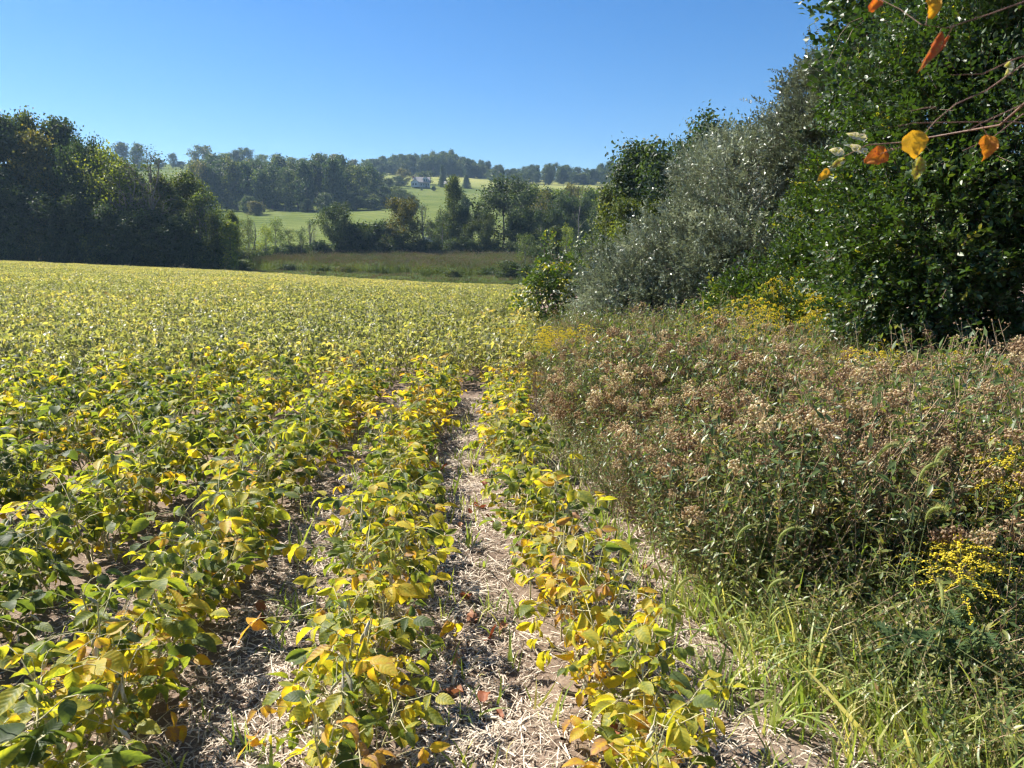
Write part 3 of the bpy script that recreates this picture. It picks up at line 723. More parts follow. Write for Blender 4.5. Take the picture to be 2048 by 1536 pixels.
# ------------------------------------------------------------------ soybeans
def leaflet(L, Wd, rng, nu=6, cols=(-1, -.5, 0, .5, 1), bend=None, fold=None):
    """ovate leaflet along +x, folded on the midrib, bending down towards its point"""
    s = np.linspace(0, 1, nu + 1)
    bend = rng.uniform(.2, 1.3) if bend is None else bend
    fold = rng.uniform(.05, .95) if fold is None else fold
    w = Wd * 1.75 * s ** .6 * (1 - s) ** .98 + 1e-4
    th = -bend * s
    x = np.concatenate([[0], np.cumsum(np.cos((th[1:] + th[:-1]) / 2) * L / nu)])
    z = np.concatenate([[0], np.cumsum(np.sin((th[1:] + th[:-1]) / 2) * L / nu)])
    v = np.array(cols)
    ruf = rng.normal(0, .05 * Wd, (nu + 1, len(v))) * np.abs(v)[None]
    curl = rng.uniform(-.25, .3)
    Y = v[None] * w[:, None] * math.cos(fold)
    Zz = z[:, None] + np.abs(v)[None] * w[:, None] * math.sin(fold) - curl * (v ** 2)[None] * w[:, None] + ruf
    V = np.stack([np.broadcast_to(x[:, None], Y.shape), Y, Zz], -1).reshape(-1, 3)
    c = len(v)
    i, j = np.meshgrid(np.arange(nu), np.arange(c - 1), indexing='ij')
    q = np.stack([i * c + j, (i + 1) * c + j, (i + 1) * c + j + 1, i * c + j + 1], -1).reshape(-1, 4)
    VT = np.broadcast_to(.16 * (np.abs(v) - .55)[None], Y.shape).ravel()
    VN = (s[:, None] * 7.0 - np.abs(v)[None] * 1.5 + 3.0).ravel()
    return V, q, VT, VN
def rot3(ax, ay, az):
    cx, sx_, cy_, sy_, cz, sz_ = math.cos(ax), math.sin(ax), math.cos(ay), math.sin(ay), math.cos(az), math.sin(az)
    return np.array([[cz, -sz_, 0], [sz_, cz, 0], [0, 0, 1]]) @ np.array([[cy_, 0, sy_], [0, 1, 0], [-sy_, 0, cy_]]) @ np.array([[1, 0, 0], [0, cx, -sx_], [0, sx_, cx]])
def trifoliate(rng, lod=0):
    g = Geo()
    Lp, e = rng.uniform(.12, .26), rng.uniform(.2, .95)
    q = np.linspace(0, 1, 4 if lod == 0 else 3)
    bow = rng.uniform(-.02, .05)
    P = np.stack([q * Lp * math.cos(e), rng.uniform(-.02, .02) * q * (1 - q) * 4, q * Lp * math.sin(e) + bow * 4 * q * (1 - q)], -1)
    if lod == 0: g.add(*tube(P, [.0022, .0018, .0016, .0014], 4), mi=1)
    else: g.add(*ribbon(P, .0016, [0, 1, 0]), mi=1)
    E = P[-1]
    L = rng.uniform(.065, .105)
    for k, (az, sc_) in enumerate([(0, 1.05), (1.25, .95), (-1.25, .95)]):
        nu, cols = ((7, (-1, -.5, 0, .5, 1)) if lod == 0 else (3, (-1, 0, 1)))
        V, F, VT, VN = leaflet(L * sc_ * rng.uniform(.8, 1.1), L * .50 * sc_, rng, nu, cols)
        pit = rng.normal(.5, .6)                      # hanging down
        R = rot3(rng.normal(0, .7), pit, az + rng.normal(0, .3))
        st = E + R @ np.array([.006, 0, 0]) + (np.array([.02, 0, -.004]) if k == 0 else 0)
        if k == 0: g.add(*ribbon(np.array([E, st]), .0012, [0, 1, 0]), mi=1)
        g.add(V @ R.T + st, F, VT + rng.normal(0, .06), vein=VN)
    return g
def pod_geo(n=7, sides=6):
    s = np.linspace(0, 1, n)
    r = .0052 * np.sin(np.clip(s * 1.02 + .02, 0, 1) * PI) ** .55 * (1 + .16 * np.cos(s * 6.28 * 3 + 3.1))
    P = np.stack([s * .044, np.zeros(n), -.010 * s ** 2], -1)
    V, F = tube(P, r, sides)
    V = V * np.array([1, .62, 1])
    return Geo().add(V, F).add(*tube([[-.012, 0, .003], [0, 0, 0]], .0011, 4))
srng = np.random.default_rng(2024)
LEAVES = [trifoliate(srng).mesh('soybean_leaf', [M['soy'], M['petiole']]) for _ in range(34)]
PODG, PODL = pod_geo(), pod_geo(4, 4)
POD = PODG.mesh('soybean_pod', M['pod'])
def stem_path(rng, h):
    q = np.linspace(0, 1, 6)
    l_ = rng.normal(0, .07, 2)
    return np.stack([l_[0] * q * h + np.cumsum(rng.normal(0, .008, 6)), l_[1] * q * h + np.cumsum(rng.normal(0, .008, 6)), q * h], -1)
STEMS = []
for i in range(10):
    h = .48 + .02 * i
    P = stem_path(srng, h); P[0, :2] = 0
    g = Geo().add(*tube(P, np.linspace(.0048, .002, 6), 5), tint=srng.uniform(-.2, .2))
    b = P[1]                                             # one side branch
    a = srng.random() * 6.28
    B = np.stack([b, b + [.09 * math.cos(a), .09 * math.sin(a), .10], b + [.17 * math.cos(a), .17 * math.sin(a), h * .55]])
    C_ = np.stack([b, b - [.08 * math.cos(a + .6), .08 * math.sin(a + .6), -.10], b - [.16 * math.cos(a + .6), .16 * math.sin(a + .6), -h * .5]])
    g.add(*tube(C_, [.003, .0026, .0016], 4))
    g.add(*tube(B, [.003, .0026, .0016], 4))
    STEMS.append((P, (B, C_), h, g.mesh('soybean_stem', M['petiole'])))
def node(P, B, u, k):
    if k % 2:
        Q = B[(k // 2) % 2]
        return np.array([np.interp(u, [0, .5, 1], Q[:, c]) for c in range(3)])
    return np.array([np.interp(u, np.linspace(0, 1, len(P)), P[:, c]) for c in range(3)])
def pod_spots(rng, P, B, n):
    out = []
    for k in range(n):
        p = node(P, B, rng.uniform(.25, .98), k); a = rng.random() * 6.28
        out.append((p + np.array([math.cos(a), math.sin(a), 0]) * .01, rng.normal(0, .3), rng.uniform(.5, 1.35), a, rng.uniform(1.0, 1.45)))
    return out
PODSETS = []
for i in range(10):
    P, B, h, _ = STEMS[i]
    g = Geo()
    for p, ax, ay, az, s in pod_spots(srng, P, B, 16):
        g.rep(PODL, (rot3(ax, ay, az) * s)[None], p[None], np.array([srng.normal(0, .15)]))
    PODSETS.append(g.mesh('soybean_pods', M['pod']))

ROWS = {0: 'in the row beside the weeds', -1: 'in the middle row', -2: 'in the first closed row', -3: 'in the second closed row',
        -4: 'in the third closed row', -5: 'in the fourth closed row', -6: 'in the fifth closed row', -7: 'in the sixth closed row'}
spots = []
for r in range(0, -9, -1):
    y = 1.15 + .1 * (r % 3)
    while y < 9:
        x = strip_x(y) + .40 + .80 * r + srng.normal(0, .045) + (.09 * min(max((5.2 - y) / 2.6, 0), 1) if r == 0 else 0)
        sx_ = x / max(y, .1)
        if abs(sx_) < .80 + .5 / y and not (r == 0 and srng.random() < .15) and x < edge_x(y) + .3:
            spots.append((math.hypot(x, y), r, x, y))
        y += srng.uniform(.10, .19)
spots.sort()
NEAR = spots[:300]
near_limit = NEAR[-1][0]
for n_, (dist, r, x, y) in enumerate(NEAR):
    i = int(srng.integers(10)); P, B, h, sm = STEMS[i]
    lush = 1.0 if r <= -2 else .9
    s = srng.uniform(.74, .98) * lush
    yellow = {0: .47, -1: .47, -2: .40, -3: .33}.get(r, .33) + (.14 if r == 0 and y < 3.2 else 0) + .24 * (float(vnoise(x * .9 + 3, y * .9)) - .5)
    wide = 1.32 if r <= -2 else float(np.interp(y, [2, 5.2], [1.26, 1.42]))
    root = put('soybean_plant', None, loc=(x, y, float(H(x, y)) - .01), rot=(srng.normal(0, .07), srng.normal(0, .07), srng.random() * 6.28), scl=(s * wide, s * wide, s))
    look = 'green-leaved' if yellow < .33 else ('yellowing' if yellow < .5 else 'golden-leaved')
    reach = 'low in the view, ' if dist < 2.8 else ('half way up the bare strips, ' if dist < 4.2 else 'where the bare strips close up, ')
    tag(root, f"{look} soybean plant {reach}{ROWS.get(r, 'in an outer closed row')}", 'plant', 'soybean plants ' + ROWS.get(r, 'in an outer closed row'))
    put('stem', sm, root)
    nl = int(srng.integers(24, 31)) if r <= -2 else int(srng.integers(22, 29))
    a = srng.random() * 6.28
    for k in range(nl):
        u = .16 + .84 * (k + srng.random() * .7) / nl
        a += 2.6 + srng.normal(0, .5)
        p = node(P, B, u, k)
        t = yellow + srng.normal(0, .21) + (.12 if u < .4 else 0) + (.18 if srng.random() < .07 else 0)
        put('leaf', LEAVES[int(srng.integers(len(LEAVES)))], root, p, (0, srng.normal(-.05, .25), a), srng.uniform(.62, 1.02), (min(max(t, 0), 1), 0, 0))
    if n_ < 95:
        for p, ax, ay, az, ps in pod_spots(srng, P, B, 18):
            put('pod', POD, root, p, (ax, ay, az), ps)
    else:
        o = put('pods', PODSETS[i], root); o['kind'] = 'stuff'

# the rest of the crop, past the three hundred nearest plants
def scatter(name, P, rot, scl, idx, protos, label, cat, rough_tint=None):
    """one object whose points each carry a copy of one of the given meshes"""
    col = bpy.data.collections.new(name + '_source')
    for i, me in enumerate(protos):
        o = bpy.data.objects.new(f'{name}_source_{i:02d}', me); col.objects.link(o)
    me = bpy.data.meshes.new(name)
    n = len(P)
    me.vertices.add(n); me.vertices.foreach_set('co', np.asarray(P, np.float32).ravel())
    a = me.attributes.new('rot', 'FLOAT_VECTOR', 'POINT'); a.data.foreach_set('vector', np.asarray(rot, np.float32).ravel())
    a = me.attributes.new('scl', 'FLOAT_VECTOR', 'POINT'); a.data.foreach_set('vector', np.asarray(scl, np.float32).ravel())
    a = me.attributes.new('pick', 'INT', 'POINT'); a.data.foreach_set('value', np.asarray(idx, np.int32))
    o = put(name, me); tag(o, label, cat, kind='stuff')
    ng = bpy.data.node_groups.new(name, 'GeometryNodeTree')
    ng.interface.new_socket('Geometry', in_out='INPUT', socket_type='NodeSocketGeometry')
    ng.interface.new_socket('Geometry', in_out='OUTPUT', socket_type='NodeSocketGeometry')
    nn, ll = ng.nodes, ng.links
    gi, go = nn.new('NodeGroupInput'), nn.new('NodeGroupOutput')
    ci = nn.new('GeometryNodeCollectionInfo'); ci.inputs['Collection'].default_value = col
    ci.inputs['Separate Children'].default_value = True; ci.inputs['Reset Children'].default_value = True
    ip = nn.new('GeometryNodeInstanceOnPoints'); ip.inputs['Pick Instance'].default_value = True
    def attr(nm, ty):
        q = nn.new('GeometryNodeInputNamedAttribute'); q.data_type = ty; q.inputs['Name'].default_value = nm
        return [s for s in q.outputs if s.enabled and s.name == 'Attribute'][0]
    er = nn.new('FunctionNodeEulerToRotation')
    ll.new(attr('rot', 'FLOAT_VECTOR'), er.inputs[0])
    ll.new(gi.outputs[0], ip.inputs['Points']); ll.new(ci.outputs[0], ip.inputs['Instance'])
    ll.new(attr('pick', 'INT'), ip.inputs['Instance Index']); ll.new(er.outputs[0], ip.inputs['Rotation'])
    ll.new(attr('scl', 'FLOAT_VECTOR'), ip.inputs['Scale']); ll.new(ip.outputs[0], go.inputs[0])
    md = o.modifiers.new('copies', 'NODES'); md.node_group = ng
    return o

def joined_plant(rng, yellow, nl=30, lod=1):
    i = int(rng.integers(10)); P, B, h, _ = STEMS[i]
    g = Geo().add(*tube(P, np.linspace(.005, .002, 6), 3), mi=1)
    a = rng.random() * 6.28
    for k in range(nl):
        u = .18 + .82 * (k + rng.random() * .7) / nl
        a += 2.6 + rng.normal(0, .5)
        R = rot3(0, rng.normal(-.05, .25), a) * rng.uniform(.65, .95)
        g.rep(trifoliate(rng, lod), R[None], node(P, B, u, k)[None], np.array([yellow + rng.normal(0, .2) + (.12 if u < .4 else 0)]))
    for p, ax, ay, az, s in pod_spots(rng, P, B, 9):
        g.add((pod_lo_v @ (rot3(ax, ay, az) * s).T) + p, pod_lo_f, rng.normal(0, .15), 2)
    return g
pod_lo_v = np.array([[0, 0, 0], [.022, .004, .002], [.022, -.004, .002], [.022, 0, -.006], [.046, 0, -.008]])
pod_lo_f = np.array([[0, 1, 2], [0, 2, 3], [0, 3, 1], [4, 2, 1], [4, 3, 2], [4, 1, 3]])
jr = np.random.default_rng(5)
MIDP = [joined_plant(jr, [.22, .22, .32, .40, .48, .54][i // 2]).mesh('soybean_plant_mass', [M['soy_far'], M['petiole'], M['pod']]) for i in range(12)]
# middle distance: plant by plant
mp = []
def wish(x, y):         # how far gone to yellow the crop is at this place
    d = np.hypot(x, y)
    base = np.interp(d, [4, 7, 10, 15, 22, 40, 95], [.36, .34, .25, .26, .34, .41, .47])
    base = base + .18 * np.clip((x - edge_x(y) + 3.2) / 3.0, 0, 1) * np.clip((20 - y) / 8, 0, 1)
    return base + (vnoise(x * .33 + 5, y * .33 + 2) - .5) * .32 + (vnoise(x * .07, y * .05 + 9) - .5) * .22
for r in range(1, -60, -1):
    ys = np.cumsum(jr.uniform(.08, .16, 400)) + 1.0
    ys = ys[ys < 30]
    x = strip_x(ys) + .40 + .80 * r + jr.normal(0, .05, len(ys)) + jr.uniform(-1, 1, len(ys)) * np.interp(ys, [4, 7], [.06, .26])
    k = (np.hypot(x, ys) > near_limit) & (np.abs(x / ys) < .78) & (x < edge_x(ys) + .1)
    if k.any(): mp.append(np.stack([x[k], ys[k]], -1))
for s_ in spots[300:]: pass
mp = np.concatenate(mp)
wv = np.clip(wish(mp[:, 0], mp[:, 1]) + jr.normal(0, .06, len(mp)), .2, .56)
pick = np.clip(np.searchsorted([.27, .36, .44, .51], wv) + (wv > .24), 0, 5) * 2 + jr.integers(0, 2, len(mp))
zz = H(mp[:, 0], mp[:, 1])
scatter('soybean_crop', np.column_stack([mp, zz - .01]), np.column_stack([jr.normal(0, .08, len(mp)), jr.normal(0, .08, len(mp)), jr.random(len(mp)) * 6.28]),
        np.repeat(jr.uniform(.82, 1.08, (len(mp), 1)), 3, 1) * np.array([1.08, 1.08, 1]), pick, MIDP, 'yellow-green soybean crop in close rows behind the nearest plants', 'crop')
# far: squares of canopy two rows wide
def canopy(rng, yellow):
    n = 900
    g = Geo()
    x, y = rng.uniform(-.85, .85, n), rng.uniform(-.85, .85, n)
    z = .30 + .20 * rng.random(n) ** .7 + .05 * np.cos((x + .4) * 2 * PI / .8)
    nn = np.column_stack([rng.normal(0, .8, n), rng.normal(0, .8, n), np.full(n, .75)])
    R = frames(nn, rng) * (rng.uniform(.05, .085, n))[:, None, None]
    g.rep(diamond(.3, .36), R, np.column_stack([x, y, z]), yellow + rng.normal(0, .2, n))
    return g
FARP = [canopy(jr, [.30, .36, .42, .48, .54][i // 2]).mesh('soybean_canopy', [M['soy_far']]) for i in range(10)]
cx_, cy_ = np.meshgrid(np.arange(-100, 6, 1.55), np.arange(29.2, 102, 1.5), indexing='ij')
cx_ = cx_ + strip_x(cy_); fx, fy = cx_.ravel() + jr.normal(0, .1, cx_.size), cy_.ravel() + jr.normal(0, .1, cx_.size)
far_edge = np.interp(fx / np.maximum(fy, 1), _T[:4], [99.5, 99.0, 97, 96])
k = (fy < far_edge) & (np.abs(fx / fy) < .78) & (fx < edge_x(fy) + .2)
fx, fy = fx[k], fy[k]
wv = wish(fx, fy)
pick = np.clip(((wv - .28) / .07).astype(int), 0, 4) * 2 + jr.integers(0, 2, len(fx))
scatter('distant_soybean_crop', np.column_stack([fx, fy, H(fx, fy)]), np.column_stack([np.zeros(len(fx)), -np.gradient(H(0 * _by, _by), _by).mean() * np.ones(len(fx)), jr.choice([0, PI], len(fx))]),
        np.repeat(jr.uniform(.92, 1.1, (len(fx), 1)), 3, 1), pick, FARP, 'distant soybean canopy flecked yellow and green up to the wood edge', 'crop')

# ------------------------------------------------------------------ litter on the bare strips
lr = np.random.default_rng(31)
def on_ground(n, y0, y1, spread=1.0):
    y = y0 + (y1 - y0) * lr.random(n) ** 1.5
    x = strip_x(y) + lr.choice([0, -.8, .75, -1.6, -2.4, 1.2, 1.8], n, p=[.30, .24, .16, .12, .06, .07, .05]) + lr.normal(0, .2 * spread, n)
    return x, y
def gz(x, y):
    w = np.clip((9 - y) / 3, 0, 1) * np.clip((x + 6) / 1.5, 0, 1) * np.clip((5 - x) / 1.5, 0, 1)
    return H(x, y) + w * ((vnoise(x * 9, y * 9) - .5) * .03 + (vnoise(x * 2.2 + 9, y * 2.2) - .5) * .05 + (vnoise(x * 26, y * 26 + 5) - .5) * .012)
ST = Geo().add([[-.5, -.5, 0], [0, -.5, .6], [.5, -.5, .1], [.5, .5, .1], [0, .5, .6], [-.5, .5, 0]], np.array([[0, 1, 4, 5], [1, 2, 3, 4]]))
n = 56000
x, y = on_ground(n, 1.6, 9)
R = rotz(lr.random(n) * 6.28) @ np.stack([rot3(a, b, 0) for a, b in zip(lr.normal(0, .5, n), lr.normal(0, .22, n))])
S = np.stack([lr.gamma(2.2, .024, n), lr.uniform(.0014, .005, n), lr.uniform(.004, .016, n)], -1)
g = Geo().rep(ST, R * S[:, None, :], np.column_stack([x, y, gz(x, y) + lr.random(n) * .014]), lr.normal(0, .22, n))
tag(put('straw_litter', g.mesh('straw_litter', M['straw'], False)), 'fine pale straw and chaff littering the bare soil strips', 'straw', kind='stuff')
# broken corn stalks lying on the soil
def stalk_me(seed, L):
    r_ = np.random.default_rng(seed); k = 7; s = np.linspace(-.5, .5, k)
    P = np.stack([s * L, np.cumsum(r_.normal(0, .006, k)), .006 + np.abs(r_.normal(0, .004, k))], -1)
    rad = np.full(k, .007) * (1 + .35 * (np.arange(k) % 3 == 1)); rad[0] *= .7; rad[-1] *= .5
    V, F = tube(P, rad, 6)
    return Geo().add(V * [1, 1, .75], F).mesh('corn_stalk', M['stalk'])
SK = [stalk_me(i, L) for i, L in enumerate([.16, .22, .28, .34])]
STALKS = [((905, 1375), (922, 1300), 'pale corn stalk lying along the bare strip beside the middle row'), ((890, 1302), (918, 1228), 'long pale corn stalk on the upper bare strip, pointing away'), ((958, 1420), (1000, 1440), 'pale corn stalk at the foot of the strip, lying crosswise'),
          ((975, 1430), (1040, 1465), 'whitest corn stalk, slanting across the strip near the weeds'), ((865, 1065), (885, 1082), 'short white stalk by the row, half way up the strip'), ((675, 1065), (690, 1095), 'white split stalk standing out beside the far bare strip'),
          ((600, 1225), (650, 1180), 'tan stalk lying in the outer bare strip'), ((570, 1430), (620, 1410), 'grey stalk near the outer row at the bottom'), ((915, 1180), (985, 1185), 'thin stalk lying straight across the strip'),
          ((1270, 1270), (1300, 1310), 'pale stalk among the seedlings below the dry weeds'), ((640, 1340), (690, 1320), 'broken stalk below the outer strip bend'), ((890, 1500), (905, 1450), 'stalk stub at the bottom of the strip')]
for i, (a, b, l_) in enumerate(STALKS):
    (x0, y0), (x1, y1) = ground_at(*a), ground_at(*b)
    xm, ym = (x0 + x1) / 2, (y0 + y1) / 2
    L = math.hypot(x1 - x0, y1 - y0)
    o = put('corn_stalk', SK[i % 4], loc=(xm, ym, float(gz(np.array(xm), np.array(ym))) + .008), rot=(0, 0, math.atan2(y1 - y0, x1 - x0)), scl=(L / [.16, .22, .28, .34][i % 4], 1, 1))
    tag(o, l_, 'stalk', 'broken corn stalks on the soil')
def dead_leaf(seed):
    r_ = np.random.default_rng(seed); V, F, VT, VN = leaflet(.08, .045, r_, 6, (-1, -.5, 0, .5, 1), bend=r_.uniform(-1.2, 1.2), fold=r_.uniform(.2, .9))
    V[:, 2] += np.sin(V[:, 0] * 90 + seed) * .007 + r_.normal(0, .003, len(V))
    V[:, 2] -= V[:, 2].min()
    return Geo().add(V - [.04, 0, 0], F, r_.uniform(.1, .9)).mesh('dead_leaf', M['dead'])
DL = [dead_leaf(i) for i in range(6)]
for i in range(70):
    x, y = on_ground(1, 1.8, 6.5, 1.2)
    o = put('fallen_leaf', DL[i % 6], loc=(x[0], y[0], float(gz(x, y)[0]) + .008), rot=(lr.normal(0, .3), lr.normal(0, .3), lr.random() * 6.28), scl=lr.uniform(.6, 1.3))
    tag(o, 'curled red-brown dead leaf lying on the strawy soil', 'leaf', 'dead leaves fallen on the soil')
def clod(seed):
    r_ = np.random.default_rng(seed); th, ph = np.meshgrid(np.arange(9) * 2 * PI / 9, np.linspace(-1.3, 1.3, 6), indexing='ij')
    rr = .05 * (1 + .35 * (vnoise(np.cos(th) * 2 + seed, np.sin(th) * 2 + ph * 1.5) - .5) + r_.normal(0, .06, th.shape))
    V = np.stack([rr * np.cos(th) * np.cos(ph), rr * np.sin(th) * np.cos(ph), rr * np.sin(ph) * .8], -1).reshape(-1, 3)
    i, j = np.meshgrid(np.arange(9), np.arange(5), indexing='ij')
    F = np.stack([i * 6 + j, ((i + 1) % 9) * 6 + j, ((i + 1) % 9) * 6 + j + 1, i * 6 + j + 1], -1).reshape(-1, 4)
    return Geo().add(V, F).mesh('soil_clod', M['soil'], False)
for i, (px, py, s, l_) in enumerate([(1122, 1500, .9, 'dark angular clod of soil at the foot of the strip'), (590, 1300, .8, 'small brown clod under the outer row'), (1150, 1290, .7, 'clod of soil in the shade of the crop row end')]):
    x, y = ground_at(px, py); o = put('soil_clod', clod(i), loc=(x, y, float(gz(np.array(x), np.array(y))) - .002), rot=(.4 * i, .3, i), scl=(s, s * .8, s * .55)); tag(o, l_, 'clod')

# seedling grass sprouting on the strips and along the weeds
def blade(L, w, arch, nseg=4):
    s = np.linspace(0, 1, nseg + 1); th = PI / 2 - arch * s
    P = np.stack([np.concatenate([[0], np.cumsum(np.cos((th[1:] + th[:-1]) / 2))]) * L / nseg, np.zeros(nseg + 1), np.concatenate([[0], np.cumsum(np.sin((th[1:] + th[:-1]) / 2))]) * L / nseg], -1)
    return ribbon(P, w * (1 - s ** 2) * .5 + .0004, [0, 1, 0])
B1 = [Geo().add(*blade(1, .07, a, 3)) for a in (.3, .9, 1.6)]
g = Geo()
n = 3600
cl = on_ground(420, 1.7, 8, 1.0)
extra_y = lr.uniform(2.2, 7, 240); extra_x = edge_x(extra_y) + lr.normal(.02, .16, 240)
cxx, cyy = np.concatenate([cl[0], extra_x]), np.concatenate([cl[1], extra_y])
w = lr.integers(0, len(cxx), n)
x, y = cxx[w] + lr.normal(0, .025, n), cyy[w] + lr.normal(0, .025, n)
for i in range(3):
    k = np.arange(n) % 3 == i
    Ls = lr.gamma(4, .022, k.sum()) + .02
    R = rotz(lr.random(k.sum()) * 6.28) @ np.stack([rot3(a, b, 0) for a, b in zip(lr.normal(0, .25, k.sum()), lr.normal(0, .25, k.sum()))])
    g.rep(B1[i], R * Ls[:, None, None], np.column_stack([x[k], y[k], gz(x[k], y[k]) - .004]), lr.normal(.45, .2, k.sum()))
tag(put('seedling_grass', g.mesh('seedling_grass', M['grass'])), 'thin bright green seedling grass sprouting through the straw', 'grass', kind='stuff')

# ------------------------------------------------------------------ reeds and rough grass of the marsh
def reed_clump(seed, n=46, h=2.2, w=1.1, plume=True):
    r_ = np.random.default_rng(seed); g = Geo()
    for k in range(n):
        b = np.array([r_.uniform(-w, w), r_.uniform(-w, w), 0]); hh = h * r_.uniform(.75, 1.1); a = r_.random() * 6.28
        d = np.array([math.cos(a), math.sin(a), 0]) * r_.uniform(.05, .22) * hh
        q = np.array([0, .5, 1.])
        P = b + d * (q ** 2)[:, None] + np.array([0, 0, hh]) * q[:, None]
        g.add(*ribbon(P, [.022, .018, .006], [math.sin(a), -math.cos(a), 0]), tint=r_.uniform(.0, .5))
        for _ in range(2):
            u = r_.uniform(.35, .85); p = b + d * u * u + np.array([0, 0, hh * u]); aa = r_.random() * 6.28; LL = r_.uniform(.3, .6)
            e = np.array([math.cos(aa), math.sin(aa), 0])
            g.add(*ribbon(np.array([p, p + e * LL * .5 + [0, 0, LL * .35], p + e * LL]), [.018, .016, .003], [math.sin(aa), -math.cos(aa), 0]), tint=r_.uniform(0, .5))
        if plume and r_.random() < .5:
            t_ = P[-1]; V, F = tube(np.stack([t_ - [0, 0, .12], t_ + d * .1, t_ + d * .25 + [0, 0, .12]]), [.01, .045, .008], 4)
            g.add(V, F, r_.uniform(.75, 1.0))
    return g.mesh('reed_clump', M['reed'])
RC = [reed_clump(i) for i in range(4)] + [reed_clump(10 + i, 60, .75, .8, i == 1) for i in range(3)]
mr = np.random.default_rng(8)
px_, d_ = mr.uniform(510, 1240, 2600), mr.uniform(98, 160, 2600)
rx = side(px_, 520) * d_
front = np.interp(px_, [500, 560, 700, 1000, 1250], [106, 107, 111, 113, 108])
tall = d_ > front + 1.5 * mr.normal(0, 1, len(d_))
pick = np.where(tall, mr.integers(0, 4, len(d_)), 4 + mr.integers(0, 3, len(d_)))
s = np.where(tall, mr.uniform(.85, 1.2, len(d_)), mr.uniform(.7, 1.3, len(d_)))
scatter('reeds', np.column_stack([rx, d_, H(rx, d_)]), np.column_stack([np.zeros((len(d_), 2)), mr.random(len(d_)) * 6.28]), np.repeat((.85 * s)[:, None], 3, 1), pick, RC,
        'brown-green reed bed and rough grass filling the marsh', 'reeds')
# ------------------------------------------------------------------ the hedge: leafy sprays on lobed shrubs
def spray(rng, n, L, leaf_l, leaf_w, cup=.25, simple=True, droop=.2):
    g = Geo(); s = np.linspace(0, 1, 4)
    P = np.stack([s * L, np.zeros(4), -droop * L * s ** 2], -1)
    g.add(*ribbon(P, [.0022, .002, .0015, .001], [0, 1, 0]), mi=1)
    lf = diamond(cup, leaf_w / leaf_l * .5) if simple else Geo().add([[0, 0, 0], [.28, -leaf_w / leaf_l * .46, .06], [.28, leaf_w / leaf_l * .46, .06], [.65, -leaf_w / leaf_l * .42, .03], [.65, leaf_w / leaf_l * .42, .03], [1, 0, -.10], [.45, 0, 0]],
                                                                      np.array([[0, 1, 6], [0, 6, 2], [1, 3, 6], [6, 4, 2], [3, 5, 6], [6, 5, 4]]))
    for k in range(n):
        u = .08 + .92 * (k + rng.random() * .5) / n
        p = np.array([np.interp(u, s, P[:, c]) for c in range(3)])
        a = (1 if k % 2 else -1) * rng.uniform(.6, 1.2) * (1 if k < n - 1 else 0)
        R = rot3(rng.normal(0, .5), rng.normal(.05, .35), a) * leaf_l * rng.uniform(.65, 1.15)
        g.rep(lf, R[None], p[None], np.array([rng.normal(0, .12)]))
    return g
hr = np.random.default_rng(404)
SPO = [spray(hr, 12, .34, .068, .032) for _ in range(6)]
SPB = [spray(hr, 11, .32, .062, .033, simple=False) for _ in range(6)]
SPL = [spray(hr, 9, .34, .085, .06, simple=False, droop=.6) for _ in range(4)]
SPT = [spray(hr, 9, .45, .10, .075, simple=True, droop=.4) for _ in range(4)]
